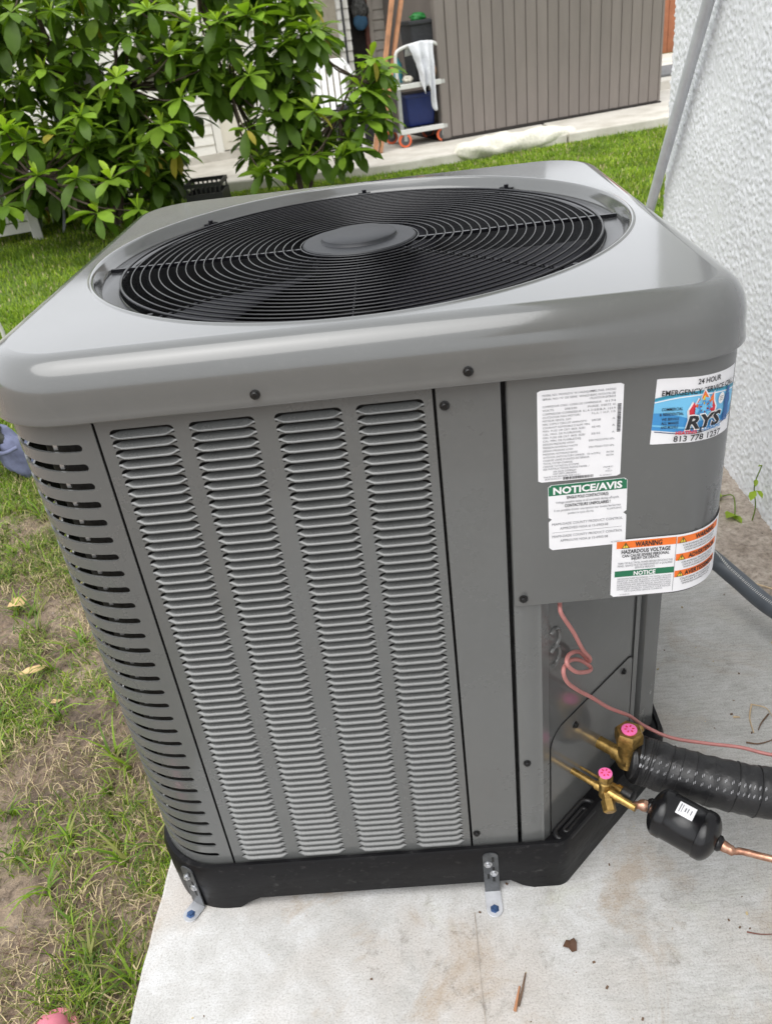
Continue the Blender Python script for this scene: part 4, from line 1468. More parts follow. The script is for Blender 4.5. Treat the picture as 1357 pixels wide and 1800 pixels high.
# plain figure of a technician with a speech bubble
fx, fy = 0.1130, 0.0
def disc(mat, x, y, rx, ry, lay, k=14):
    L.shape(mat, [(x + rx * math.cos(2 * math.pi * i / k), y + ry * math.sin(2 * math.pi * i / k)) for i in range(k)], lay)
disc('deep_blue_ink', fx, 0.0570, 0.0038, 0.0045, 8)
L.shape('deep_blue_ink', [(fx - 0.0045, 0.0525), (fx + 0.0045, 0.0525), (fx + 0.0075, 0.042), (fx + 0.0052, 0.0365), (fx + 0.0050, 0.0180), (fx + 0.0005, 0.0180), (fx, 0.0340), (fx - 0.0012, 0.0180), (fx - 0.0065, 0.0180), (fx - 0.0045, 0.0365), (fx - 0.0068, 0.046)], 8)
disc('ink_white', 0.0985, 0.0500, 0.0060, 0.0070, 8)
for i in range(3):
    L.rect('dark_ink', 0.0950, 0.0475 + 0.0022 * i, 0.1020, 0.0481 + 0.0022 * i, 9)
LABELS.append(L)
# embossed figure on the lower corner
def diag_surf(u, z, off):
    return dpt(u, 0.0012 + off, z)
bpy.context.view_layer.update()
for L in LABELS:
    L.finish(ctl)
mark = Label('embossed_mark', 0.0, 0.0, 0.01, 0.01, surf=diag_surf)
mb = MB()
for zc, th0 in ((0.522, 0.0), (0.488, 0.0)):
    pts = []
    for i in range(12):
        an = math.radians(130 - 235 * i / 11)
        pts.append(dpt(0.035 + 0.013 * math.cos(an), 0.0002, zc + 0.0165 * math.sin(an)))
    mb.tube(pts, 0.0033, 6)
mb.build('embossed_mark', M['paint_gloss'], vp, smooth=60)

# ------------------------------------------------------------------ SERVICE VALVES (parts of the unit)
mb = MB()
e = dpt(0.164, 0, 0.203)
mb.lathe([(0.011, -0.004), (0.011, 0.030), (0.0145, 0.031), (0.0145, 0.042), (0.017, 0.043), (0.017, 0.060), (0.013, 0.062), (0.013, 0.075)], e, NG, 20)
body_c = e + NG * 0.055
mb.lathe([(0.0165, -0.014), (0.0165, 0.024), (0.0155, 0.028), (0.0155, 0.041)], body_c, (0, 0, 1), 20)
mb.lathe([(0.021, 0.040), (0.0235, 0.042), (0.0235, 0.060), (0.0205, 0.065)], body_c, (0, 0, 1), 6)
mb.lathe([(0.006, 0), (0.006, 0.028), (0.0075, 0.029), (0.0075, 0.036)], body_c + Vector((0, 0, 0.040)), DG, 12)
sv = mb.build('suction_valve', M['brass'], unit, smooth=35)
mb = MB()
mb.lathe([(0.0125, 0.0645), (0.0125, 0.0670), (0.0110, 0.0675)], body_c, (0, 0, 1), 20)
for k in range(6):
    an = math.pi / 3 * k
    mb.bar(body_c + Vector((0.0045 * math.cos(an), 0.0045 * math.sin(an), 0.0678)), body_c + Vector((0.008 * math.cos(an), 0.008 * math.sin(an), 0.0678)), 0.0022, 0.0006, mat=1)
mb.build('valve_cap', [M['pink_cap'], M['red_ink']], sv, smooth=35)

mb = MB()
e2_ = dpt(0.084, 0, 0.203)
mb.lathe([(0.0055, -0.004), (0.0055, 0.045), (0.0075, 0.046), (0.0075, 0.090), (0.0062, 0.092), (0.0062, 0.118)], e2_, NG, 16)
lb = e2_ + NG * 0.062
mb.lathe([(0.0095, -0.012), (0.0095, 0.018), (0.0080, 0.020), (0.0080, 0.026)], lb, (0, 0, 1), 16)
mb.lathe([(0.0115, 0.024), (0.0125, 0.026), (0.0125, 0.036), (0.0110, 0.038)], lb, (0, 0, 1), 6)
gp = lb + Vector((0, 0, 0))
mb.lathe([(0.008, 0.0), (0.008, 0.016), (0.0105, 0.017), (0.0105, 0.034), (0.008, 0.036)], gp, (NG - DG * 0.9 + Vector((0, 0, -0.55))).normalized(), 6)
mb.lathe([(0.006, 0.0), (0.006, 0.03), (0.0045, 0.031)], lb, (DG * 0.2 + NG * 0.4 + Vector((0, 0, -1))).normalized(), 10)
lv = mb.build('liquid_valve', M['brass'], unit, smooth=35)
mb = MB()
mb.lathe([(0.0108, 0.0375), (0.0108, 0.0400), (0.0095, 0.0405)], lb, (0, 0, 1), 20)
for k in range(6):
    an = math.pi / 3 * k
    mb.bar(lb + Vector((0.0042 * math.cos(an), 0.0042 * math.sin(an), 0.0408)), lb + Vector((0.0075 * math.cos(an), 0.0075 * math.sin(an), 0.0408)), 0.002, 0.0006, mat=1)
mb.build('valve_cap', [M['pink_cap'], M['red_ink']], lv, smooth=35)
# small capped service port on a thin tube
mb = MB()
p0 = dpt(0.108, 0.0, 0.190)
p1 = p0 + NG * 0.075
mb.tube([p0, p1], 0.0022, 8)
mb.lathe([(0.006, 0.06), (0.006, 0.070), (0.0085, 0.071), (0.0085, 0.080)], p0, NG, 10)
sp1 = mb.build('service_port', M['brass'], unit, smooth=40)
mb = MB()
mb.lathe([(0.0095, 0.080), (0.0115, 0.082), (0.0115, 0.098), (0.009, 0.100)], p0, NG, 16)
mb.build('port_cap', M['black_plastic'], sp1, smooth=40)

# ------------------------------------------------------------------ FILTER DRIER with its copper ends
d0 = e2_ + NG * 0.110
d1 = Vector((0.371, -0.018, 0.1995))
d2 = Vector((0.457, -0.085, 0.187))
fd = thing('filter_drier', ((d1 + d2) / 2), 'black can shaped filter drier on the thin copper line, white sticker on top', 'filter drier')
ax = (d2 - d1).normalized()
Ld = (d2 - d1).length
mb = MB()
R_ = 0.0388
dome = [(0.009, -0.005), (0.0125, -0.001)] + [(R_ * math.sin(t_), 0.021 - 0.020 * math.cos(t_)) for t_ in np.linspace(0.33, 1.45, 9)] + [(R_, 0.022), (R_, 0.029), (R_ - 0.0008, 0.0303), (R_ - 0.0016, 0.031)]
mb.lathe(dome + [(r_, Ld - d_) for r_, d_ in dome[::-1]], d1, ax, 56)
dr = mb.build('drier_body', M['drier_black'], fd, smooth=60)
side = ax.cross(Vector((0, 0, 1))).normalized()
upv = side.cross(ax)
def drier_pt(a, ang, off):
    return d1 + ax * a + (upv * math.cos(ang) + side * math.sin(ang)) * (R_ - 0.002 + off)
mb = MB()
mb.grid([[drier_pt(0.040 + 0.026 * i / 4, -0.22 + 0.62 * j / 8, 0.0006) for j in range(9)] for i in range(5)], flip=False)
lb_ = mb.build('drier_sticker', M['label_white'], fd)
mb = MB()
for (a0_, a1_, t0, t1) in ((0.043, 0.0445, -0.12, 0.30), (0.0465, 0.0475, -0.10, 0.28), (0.051, 0.053, 0.0, 0.2), (0.055, 0.0565, -0.02, 0.2), (0.060, 0.0615, 0.0, 0.22)):
    mb.grid([[drier_pt(a0_, t0 + (t1 - t0) * j / 6, 0.0009) for j in range(7)], [drier_pt(a1_, t0 + (t1 - t0) * j / 6, 0.0009) for j in range(7)]])
mb.build('print', M['grey_ink'], lb_)
mb = MB()
mb.tube(spline([d0, d0 * .5 + d1 * .5 + Vector((0, 0, 0.001)), d1 + ax * 0.004], 5), [0.0062] * 4 + [0.0062, 0.0085, 0.0095, 0.0095, 0.0095, 0.0095, 0.0095][:7], 14)
mb.build('inlet_tube', M['copper'], fd, smooth=60)
mb = MB()
pth = spline([d2 - ax * 0.002, d2 + ax * 0.02, (0.487, -0.101, 0.186), (0.523, -0.121, 0.192), (0.60, -0.150, 0.196), (0.72, -0.165, 0.20), (0.86, -0.130, 0.25), (0.99, -0.10, 0.32)], 6)
mb.tube(pth, [0.0088] * 4 + [0.0078] * 3 + [0.0054] * (len(pth) - 7), 14)
mb.build('outlet_tube', M['copper'], fd, smooth=60)

# ------------------------------------------------------------------ INSULATED LINE
il = thing('insulated_pipe', (0.5, 0.03, 0.16), 'thick black tape wrapped insulated pipe leading from the big brass valve', 'pipe')
mb = MB()
path = spline([e + NG * 0.058, (0.384, 0.070, 0.200), (0.445, 0.040, 0.195), (0.514, 0.013, 0.190), (0.568, -0.002, 0.188), (0.68, -0.01, 0.19), (0.82, 0.03, 0.22), (0.99, 0.08, 0.30)], 14)
rad = []
for i in range(len(path)):
    w_ = 0.0007 * math.sin(i * 1.3) + 0.0012 * mnoise.noise(Vector((i * 0.23, 0, 4)))
    rad.append((0.032 + 0.008 * min(1, i / 10)) + w_)
mb.tube(path, rad, 28)
mb.build('insulation', M['black_foam'], il, smooth=75)
mb = MB()
for i in [2, 3, 4, 5, 6, 7, 8, 9, 10, 11, 12, 13, 14, 15, 16, 17, 19, 22, 25, 29, 34, 41, 50, 58, 68, 80]:
    p, q_ = path[i], path[i + 1]
    ctr = (p + q_) / 2
    t = (q_ - p).normalized()
    s1_ = t.cross(Vector((0, 0, 1))).normalized()
    u1 = s1_.cross(t)
    rr_ = rad[i] + 0.0002
    pts = [ctr + t * 0.006 * math.sin(2 * math.pi * j / 20) + (s1_ * math.cos(2 * math.pi * j / 20) + u1 * math.sin(2 * math.pi * j / 20)) * rr_ for j in range(20)]
    mb.tube(pts, 0.0009, 5, closed=True)
tag(mb.build('tape_edge', M['black_plastic'], il, smooth=70), kind='stuff')
mb = MB()
for i in range(10, min(len(path) - 8, 84)):
    if i % 2: continue
    p, q_ = path[i], path[i + 1]
    t = (q_ - p).normalized()
    s1_ = t.cross(Vector((0, 0, 1))).normalized()
    u1 = s1_.cross(t)
    for an0 in (0.62, 0.95):
        for k in range(2):
            an = an0 + 0.05 * k
            c_ = p + (q_ - p) * (0.2 + 0.4 * k) + (s1_ * math.cos(an) + u1 * math.sin(an)) * (rad[i] + 0.0026)
            d_ = -s1_ * math.sin(an) + u1 * math.cos(an)
            mb.bar(c_ - d_ * 0.0022, c_ + d_ * 0.0022, 0.0010, 0.0003)
M['faded_print'] = simple('faded_print', (0.26, 0.26, 0.27), 0.6, 0, 0.4, 120)
mb.build('print', M['faded_print'], il)

# ------------------------------------------------------------------ PINK CONTROL CABLE
mb = MB()
n_ = NG
pts = [(0.228, 0.012, 0.615), (0.2353, 0.0133, 0.5957), (0.2359, 0.0039, 0.5833), (0.2561, 0.0181, 0.5349), (0.2724, 0.0324, 0.4889), (0.2862, 0.0482, 0.4581), (0.2871, 0.0591, 0.4414), (0.2706, 0.0466, 0.4723), (0.251, 0.019, 0.4945), (0.2432, -0.0008, 0.4959), (0.258, 0.008, 0.47), (0.2829, 0.0389, 0.4398), (0.2895, 0.0575, 0.4311), (0.2703, 0.0443, 0.4588), (0.2506, 0.0206, 0.4802), (0.2383, -0.0017, 0.4844), (0.2434, -0.0006, 0.461), (0.2632, 0.0192, 0.423), (0.2903, 0.0443, 0.3804), (0.325, 0.075, 0.3241), (0.3689, 0.1139, 0.2618), (0.4013, 0.1313, 0.216), (0.441, 0.112, 0.204), (0.496, 0.097, 0.200), (0.547, 0.083, 0.200), (0.592, 0.062, 0.200), (0.68, 0.03, 0.21), (0.80, 0.06, 0.25), (0.99, 0.10, 0.36)]
mb.tube(spline(pts, 8), 0.0031, 10)
tag(mb.build('control_cable', M['wire_pink'], smooth=60), 'dusty pink control cable curling down from the panel over the black pipe', 'cable')

# ------------------------------------------------------------------ GREY CONDUIT
ct = thing('electrical_conduit', (0.72, 0.6, 0.1), 'grey flexible electrical conduit running from behind the unit toward the wall', 'conduit')
mb = MB()
cpath = spline([(0.452, 0.43, 0.50), (0.52, 0.53, 0.36), (0.61, 0.645, 0.235), (0.700, 0.690, 0.150), (0.752, 0.650, 0.110), (0.796, 0.548, 0.098), (0.85, 0.43, 0.12), (0.905, 0.33, 0.20), (0.99, 0.28, 0.34)], 12)
mb.tube(cpath, 0.0205, 20)
mb.build('conduit_tube', M['conduit'], ct, smooth=70)
mb = MB()
for i in range(28, 74):
    p, q_ = cpath[i], cpath[i + 1]
    t = (q_ - p).normalized()
    s1_ = t.cross(Vector((0, 0, 1))).normalized()
    u1 = s1_.cross(t)
    for k in range(2):
        an = 1.95
        c_ = p + (q_ - p) * (0.1 + 0.5 * k) + (s1_ * math.cos(math.pi - an) + u1 * math.sin(an)) * 0.0208
        d_ = -s1_ * math.sin(math.pi - an) * 0 + (s1_ * -math.sin(an) * 1 + u1 * math.cos(an)) * -1
        d_ = (s1_ * math.sin(math.pi - an) * -1 + u1 * math.cos(math.pi - an)).normalized()
        mb.bar(c_ - d_ * 0.0030, c_ + d_ * 0.0030, 0.0011, 0.0003)
mb.build('print', M['cart_pale'], ct)

# ------------------------------------------------------------------ HOLD-DOWN BRACKETS
def bracket(label, p, nrm, foot_mat, w=0.0255, foot=0.048):
    nrm = Vector(nrm).normalized()
    s_ = Vector((-nrm.y, nrm.x, 0))
    if s_.x < 0: s_ = -s_
    root = thing('mounting_bracket', (p[0], p[1], 0), label, 'bracket', 'steel hold-down brackets on the base')
    P0 = Vector((p[0], p[1], 0))
    mb = MB()
    def outline(k=8):
        o_ = [(-w / 2, 0.002), (w / 2, 0.002), (w / 2, 0.098)]
        for i in range(1, k):
            a = math.pi * i / k
            o_.append((w / 2 * math.cos(a), 0.098 + w * .32 * math.sin(a)))
        o_.append((-w / 2, 0.098))
        return o_
    o_ = outline()
    v = [P0 + nrm * 0.0028 + s_ * a + Vector((0, 0, z)) for a, z in o_] + [P0 + nrm * 0.0006 + s_ * a + Vector((0, 0, z)) for a, z in o_]
    k = len(o_)
    mb.add(v, [tuple(range(k)), tuple(range(2 * k - 1, k - 1, -1))] + [(i, (i + 1) % k, k + (i + 1) % k, k + i) for i in range(k)])
    st = mb.build('strap', M['strap'], root)
    mb = MB()
    o_ = [(-w / 2, 0.0006), (-w / 2, foot - w / 2)]
    for i in range(1, 8):
        a = math.pi - math.pi * i / 8
        o_.append((w / 2 * math.cos(a), foot - w / 2 + w / 2 * math.sin(a)))
    o_ += [(w / 2, foot - w / 2), (w / 2, 0.0006)]
    v = [P0 + nrm * b + s_ * a + Vector((0, 0, 0.0042)) for a, b in o_] + [P0 + nrm * b + s_ * a + Vector((0, 0, 0.0018)) for a, b in o_]
    k = len(o_)
    mb.add(v, [tuple(range(k)), tuple(range(2 * k - 1, k - 1, -1))] + [(i, (i + 1) % k, k + (i + 1) % k, k + i) for i in range(k)])
    bevel(mb.build('foot', foot_mat, root), 0.0006)
    # dark slots punched in the strap
    mb = MB()
    for a, z in ((0.004, 0.090), (0.004, 0.064), (-0.005, 0.046), (0.004, 0.038), (-0.005, 0.074)):
        q0 = P0 + nrm * 0.0030 + s_ * a + Vector((0, 0, z - 0.006))
        mb.bar(q0, q0 + Vector((0, 0, 0.012)), 0.0042, 0.0006, up=nrm)
    mb.build('slot', M['dark_void'], st)
    for a, z in ((-0.0045, 0.079), (0.0045, 0.055)):
        screw_at(P0 + nrm * 0.0028 + s_ * a + Vector((0, 0, z)), nrm, root, ZSCREW, name='bolt')
    mb = MB()
    c_ = P0 + nrm * (foot - w / 2) + Vector((0, 0, 0.0042))
    mb.lathe([(0.0078, 0), (0.0078, 0.0012), (0.005, 0.0016), (0.005, 0.0046)], c_, (0, 0, 1), 6)
    mb.build('anchor_screw', M['anchor'], root, smooth=30)
    return root
ZSCREW = screw_mesh('bolt', M['zinc'], 0.0050)
bracket('steel bracket with white foot bolted to the middle of the black base', (0.1165, -0.0135), (0, -1, 0), M['strap_white'])
a_ = math.radians(29)
bc = Vector((-0.341, 0.1015))
bp_ = bc + Vector((-math.sin(a_), -math.cos(a_))) * 0.1150
bracket('steel bracket with dull zinc foot at the left rounded corner of the base', bp_, (-math.sin(a_), -math.cos(a_), 0), M['zinc'], foot=0.037)

# ------------------------------------------------------------------ LITTER ON THE SLAB
def flat_leaf(name, c, pts, mat, label, cat, curl=0.004):
    mb = MB()
    k = len(pts)
    v = [(c[0], c[1], c[2] + curl)] + [(c[0] + x, c[1] + y, c[2] + 0.001 + curl * (0.6 * math.sin(i * 1.7) + 0.4)) for i, (x, y) in enumerate(pts)]
    mb.add(v, [(0, i + 1, (i + 1) % k + 1) for i in range(k)])
    return tag(solid(mb.build(name, mat), 0.0008, 0), label, cat)
flat_leaf('leaf_scrap', (0.229, -0.118, 0.001), [(-0.012, -0.002), (-0.004, -0.006), (0.001, -0.012), (0.009, -0.009), (0.011, 0.003), (0.008, 0.010), (0.001, 0.008), (-0.005, 0.009)], M['brown_leaf'], 'small dark brown leaf scrap on the pale slab before the unit', 'leaf')
def twig(pts, r_, mat, label):
    mb = MB()
    mb.tube(spline(pts, 5), [r_ * (1.1 - 0.5 * i / (5 * (len(pts) - 1))) for i in range(5 * (len(pts) - 1) + 1)], 6)
    return tag(mb.build('twig', mat, smooth=60), label, 'twig')
twig([(0.134, -0.207, 0.003), (0.143, -0.185, 0.004), (0.152, -0.158, 0.003)], 0.0020, M['twig'], 'dark brown twig lying near the front of the slab')
twig([(0.128, -0.214, 0.003), (0.134, -0.196, 0.003), (0.140, -0.178, 0.003)], 0.0024, M['wood'], 'reddish twig lying tight beside the darker twig on the slab')
def slab_pt(px, py, z=0.003):
    d = Vector(CAM_R[0]) * ((px - 678.5) / CAM_F) + Vector(CAM_R[1]) * ((py - 900) / CAM_F) + Vector(CAM_R[2])
    o_ = Vector(CAM_C)
    return o_ + d * ((z - o_.z) / d.z)
twig([slab_pt(1320, 1238), slab_pt(1317, 1262), slab_pt(1324, 1288)], 0.0019, M['twig_pale'], 'pale straw coloured twig at the right slab edge, upright in the litter')
twig([slab_pt(1320, 1238, .004), slab_pt(1345, 1244, .006), slab_pt(1356, 1258, .004)], 0.0014, M['twig_pale'], 'thin bent straw arching from the pale twig on the slab')
twig([slab_pt(1350, 1255, .004), slab_pt(1338, 1270), slab_pt(1332, 1283)], 0.0017, M['twig'], 'short red brown twig inside the bent straw')
twig([slab_pt(1311, 1305), slab_pt(1335, 1307), slab_pt(1370, 1296)], 0.0018, M['twig'], 'dark curved twig just behind the pink cable')
twig([slab_pt(1288, 1260), slab_pt(1300, 1260.5)], 0.0022, M['twig_pale'], 'tiny pale wood sliver left of the straw twigs')
twig([slab_pt(1312, 1638), slab_pt(1335, 1642), slab_pt(1360, 1642)], 0.0012, M['rust_post'], 'thin red brown sliver at the bottom right slab edge')
twig([slab_pt(1297, 1015, .02), slab_pt(1325, 1025, .02), slab_pt(1357, 1035, .02), slab_pt(1420, 1055, .02)], 0.0022, M['twig_pale'], 'long pale dry stem lying between conduit and wall')
# crumbs
mb = MB()
for i in range(170):
    x, y = random.uniform(-0.44, 0.9), random.uniform(-0.35, 0.75)
    if random.random() < 0.6: x = random.uniform(0.1, 0.9)
    r_ = random.uniform(0.0007, 0.0022)
    a = random.uniform(0, 6.28)
    mb.cur = random.choice([0, 0, 1, 2])
    mb.bar((x, y, r_ * .6), (x + math.cos(a) * r_ * 2.4, y + math.sin(a) * r_ * 2.4, r_ * .6), r_ * 1.5, r_)
tag(mb.build('slab_crumbs', [M['twig'], M['straw'], M['old_concrete']]), 'scattered dark crumbs and grit on the slab', 'debris', kind='stuff')

# ------------------------------------------------------------------ WEEDS by the wall
def small_leaf(mb, base, tip, w, mat=0):
    b_, t_ = Vector(base), Vector(tip)
    d = t_ - b_
    s_ = d.cross(Vector((0, 0, 1)))
    if s_.length < 1e-5: s_ = Vector((1, 0, 0))
    s_.normalize()
    u_ = s_.cross(d).normalized() * w * 0.25
    v = [b_, b_ + d * .35 + s_ * w / 2 + u_, b_ + d * .7 + s_ * w * .4 + u_, t_, b_ + d * .7 - s_ * w * .4 + u_, b_ + d * .35 - s_ * w / 2 + u_, b_ + d * .5 - u_ * .3]
    mb.add(v, [(0, 1, 6), (1, 2, 6), (2, 3, 6), (3, 4, 6), (4, 5, 6), (5, 0, 6)], mat)
def weed(loc, stem, leaves, label):
    root = thing('weed', loc, label, 'weed', 'weeds growing along the foot of the wall')
    mb = MB(); mb.tube(spline([Vector(loc) + Vector(p) for p in stem], 6), 0.0016, 6)
    mb.build('stem', M['leaf_mid'], root, smooth=60)
    for b_, t_, w in leaves:
        mb = MB(); small_leaf(mb, Vector(loc) + Vector(b_), Vector(loc) + Vector(t_), w)
        mb.build('leaf', M['leaf_young'], root, smooth=80)
weed((0.935, 1.015, 0.01), [(0, 0, 0), (0.004, 0.0, 0.05), (-0.002, 0.01, 0.11), (0.01, 0.01, 0.17)],
     [((0, 0, 0.10), (-0.016, -0.01, 0.075), 0.022), ((0, 0, 0.10), (0.014, -0.012, 0.08), 0.020), ((0, 0.01, 0.13), (-0.006, -0.006, 0.115), 0.012), ((0.01, .01, .17), (-0.004, 0, .172), 0.007)], 'upright young weed with a bent top, nearest the camera by the wall')
weed((0.90, 1.16, 0.01), [(0, 0, 0), (0.015, -0.05, 0.03), (0.005, -0.10, 0.015), (-0.01, -0.135, 0.008)],
     [((0, 0, 0.01), (-0.07, -0.02, 0.035), 0.045), ((0, 0, 0.01), (-0.05, -0.06, 0.015), 0.03), ((0.0, -0.115, 0.01), (-0.035, -0.145, 0.02), 0.034), ((-0.005, -.12, .01), (0.0, -0.165, 0.012), 0.02)], 'sprawling weed with two broad leaves beside the panel corner')
weed((0.925, 1.34, 0.01), [(0, 0, 0), (0.0, -0.01, 0.08), (0.005, -0.01, 0.16), (0.006, -0.012, 0.23)],
     [((0, 0, 0.05), (-0.02, -0.01, 0.075), 0.02), ((0, 0, 0.09), (-0.02, -0.012, 0.115), 0.02), ((0.005, -.01, .22), (-0.01, -0.015, .235), 0.014), ((0.005, -.01, .22), (0.018, -0.015, .232), 0.014), ((0, 0, 0.07), (0.02, -0.01, 0.09), 0.016)], 'tallest weed at the wall foot, half hidden by the unit edge')

# soil, grit and dry bits gathered along the foot of the wall
mb = MB()
for i in range(420):
    y = random.uniform(0.45, 1.9)
    x = 0.962 - abs(random.gauss(0, 0.030))
    r_ = random.uniform(0.0015, 0.0055)
    z = 0.012 if y < 1.2 else -0.02
    a = random.uniform(0, 3)
    mb.cur = random.choice([0, 0, 1, 2])
    v = [(x + r_ * math.cos(a + k * 1.57) * random.uniform(.7, 1.3), y + r_ * math.sin(a + k * 1.57) * random.uniform(.7, 1.5), z) for k in range(4)] + [(x, y, z + r_ * 1.1)]
    mb.add(v, [(0, 1, 4), (1, 2, 4), (2, 3, 4), (3, 0, 4)])
tag(mb.build('wall_grit', [M['bark'], M['old_concrete'], M['twig']]), 'dark soil crumbs and grit along the foot of the stucco wall', 'debris', kind='stuff')

# ------------------------------------------------------------------ GRASS
def blades(name, pos, length, width, lean, mats, mi, label, cat, az=None, segs=2):
    n = len(pos)
    az = RNG.uniform(0, 2 * np.pi, n) if az is None else az
    dirx, diry = np.cos(az), np.sin(az)
    px, py = -diry, dirx
    rows = []
    for k in range(segs + 1):
        t = k / segs
        out = lean * length * t ** 1.6
        hgt = length * t * np.sqrt(np.clip(1 - lean ** 2 * t, 0.03, 1))
        c = np.stack([pos[:, 0] + dirx * out, pos[:, 1] + diry * out, pos[:, 2] + hgt], -1)
        wv = width * (1 - 0.88 * t ** 1.3) / 2
        side = np.stack([px * wv, py * wv, np.zeros(n)], -1)
        rows.append(c - side); rows.append(c + side)
    co = np.stack(rows, 1).reshape(-1, 3)
    base = (np.arange(n) * (2 * (segs + 1)))[:, None]
    qs = [base + np.array([[2 * k, 2 * k + 1, 2 * k + 3, 2 * k + 2]]) for k in range(segs)]
    q_ = np.stack(qs, 1).reshape(-1, 4)
    me = np_mesh(name, co, q_, mats, np.repeat(mi, segs))
    o_ = link(name, me)
    return tag(o_, label, cat, kind='stuff')

def gz_arr(x, y):
    return np.array([ground_z(a, b) for a, b in zip(x, y)])
def patch(x, y, s_, seed):
    return np.array([mnoise.noise(Vector((a * s_, b * s_, seed))) for a, b in zip(x, y)])
# lawn, dense
def lawn(n, x0, x1, y0, y1, seed, keep):
    x, y = RNG.uniform(x0, x1, n), RNG.uniform(y0, y1, n)
    k = keep(x, y)
    return x[k], y[k]
def in_view_left(x, y):
    return x < (-0.50 + np.maximum(0, y - 0.9) * 0.05)
gx, gy = [], []
x, y = lawn(110000, -3.6, -0.55, 1.55, 4.2, 1, lambda x, y: (x > -0.62 * y - 1.1) & in_view_left(x, y) & (RNG.uniform(0, 1, len(x)) < np.clip((y - 1.35) * 1.6, 0.25, 1)))
gx.append(x); gy.append(y)
x, y = lawn(65000, -4.8, -0.3, 4.2, 8.0, 2, lambda x, y: (y < 7.33))
gx.append(x); gy.append(y)
x, y = lawn(80000, -0.9, 3.2, 4.6, 8.3, 3, lambda x, y: (y < 7.33 + np.maximum(0, x - .1) * 0.315) & (x < 0.42 * y))
gx.append(x); gy.append(y)
x, y = lawn(60000, -0.7, 1.9, 2.15, 4.7, 4, lambda x, y: x < 0.5 * y + 0.6)
gx.append(x); gy.append(y)
gx, gy = np.concatenate(gx), np.concatenate(gy)
pz = gz_arr(gx, gy) - 0.004
n = len(gx)
L_ = RNG.uniform(0.02, 0.048, n) * (1 + 0.35 * patch(gx, gy, 1.3, 4))
W_ = RNG.uniform(0.0035, 0.007, n) * (1 + 0.12 * gy)
shade = patch(gx, gy, 1.7, 9)
mi = np.where(RNG.uniform(0, 1, n) + 0.6 * shade > 0.62, 1, 0)
mi = np.where(RNG.uniform(0, 1, n) < 0.16, 2, mi)
mi = np.where(RNG.uniform(0, 1, n) < 0.05, 3, mi)
blades('lawn', np.stack([gx, gy, pz], -1), L_, W_, RNG.uniform(0.1, 0.85, n), [M['grass_a'], M['grass_b'], M['grass_c'], M['straw']], mi, 'bright green lawn behind and left of the unit', 'grass')
# sparse tufts near the slab
x, y = lawn(150000, -2.0, -0.462, -0.9, 1.9, 5, lambda x, y: (patch(x, y, 3.6, 21) + 0.5 * patch(x, y, 9.0, 2) + np.clip(y - 1.25, -0.2, 0.9) * 0.9 + RNG.uniform(-0.35, 0.35, len(x))) > 0.08)
ex = -0.478 - 0.06 * RNG.uniform(0, 1, 5000) ** 2
ey = RNG.uniform(-0.9, 1.1, 5000)
kk = patch(ex, ey, 7, 5) > -0.05
x, y = np.concatenate([x, ex[kk]]), np.concatenate([y, ey[kk]])
n = len(x)
L_ = RNG.uniform(0.015, 0.055, n) * (1 + 0.5 * patch(x, y, 5, 4))
lean = 1 - 0.6 * RNG.uniform(0, 1, n) ** 2.2 - 0.012
mi = RNG.choice([0, 0, 4, 1, 2, 2, 3, 4], n)
blades('grass_tufts', np.stack([x, y, gz_arr(x, y) - 0.002], -1), L_, RNG.uniform(0.0018, 0.0046, n), lean, [M['grass_a'], M['grass_b'], M['grass_c'], M['straw'], M['grass_olive']], mi, 'sparse grass tufts growing through bare soil beside the slab', 'grass')
# broad weed blades in rosettes
cx = RNG.uniform(-1.7, -0.5, 210); cy = RNG.uniform(-0.5, 1.6, 210)
bx, by, baz, bl, bw = [], [], [], [], []
for a, b in zip(cx, cy):
    k = int(RNG.integers(6, 14))
    sc_ = RNG.uniform(0.6, 1.3)
    for i in range(k):
        bx.append(a + RNG.normal(0, 0.006)); by.append(b + RNG.normal(0, 0.006)); baz.append(RNG.uniform(0, 6.28)); bl.append(RNG.uniform(0.04, 0.10) * sc_); bw.append(RNG.uniform(0.004, 0.008))
bx, by = np.array(bx), np.array(by)
blades('weed_rosettes', np.stack([bx, by, gz_arr(bx, by) - 0.002], -1), np.array(bl), np.array(bw), RNG.uniform(0.75, 0.985, len(bx)), [M['grass_a'], M['grass_olive'], M['grass_c']], RNG.integers(0, 3, len(bx)), 'flat broad bladed weed rosettes in the bare soil', 'weed', az=np.array(baz), segs=3)
# dry thatch lying on the soil
n = 70000
x, y = RNG.uniform(-2.0, -0.475, n), RNG.uniform(-0.9, 2.0, n)
kp = patch(x, y, 4.1, 33) + RNG.uniform(-0.4, 0.4, n) > -0.05
x, y = x[kp], y[kp]
n = len(x)
blades('dry_thatch', np.stack([x, y, gz_arr(x, y) + 0.001], -1), RNG.uniform(0.012, 0.05, n), RNG.uniform(0.0010, 0.0028, n), RNG.uniform(0.97, 0.999, n), [M['straw'], M['twig'], M['grass_olive']], RNG.choice([0, 0, 1, 2, 2], n), 'dry straw and thatch strewn over the bare soil', 'thatch')
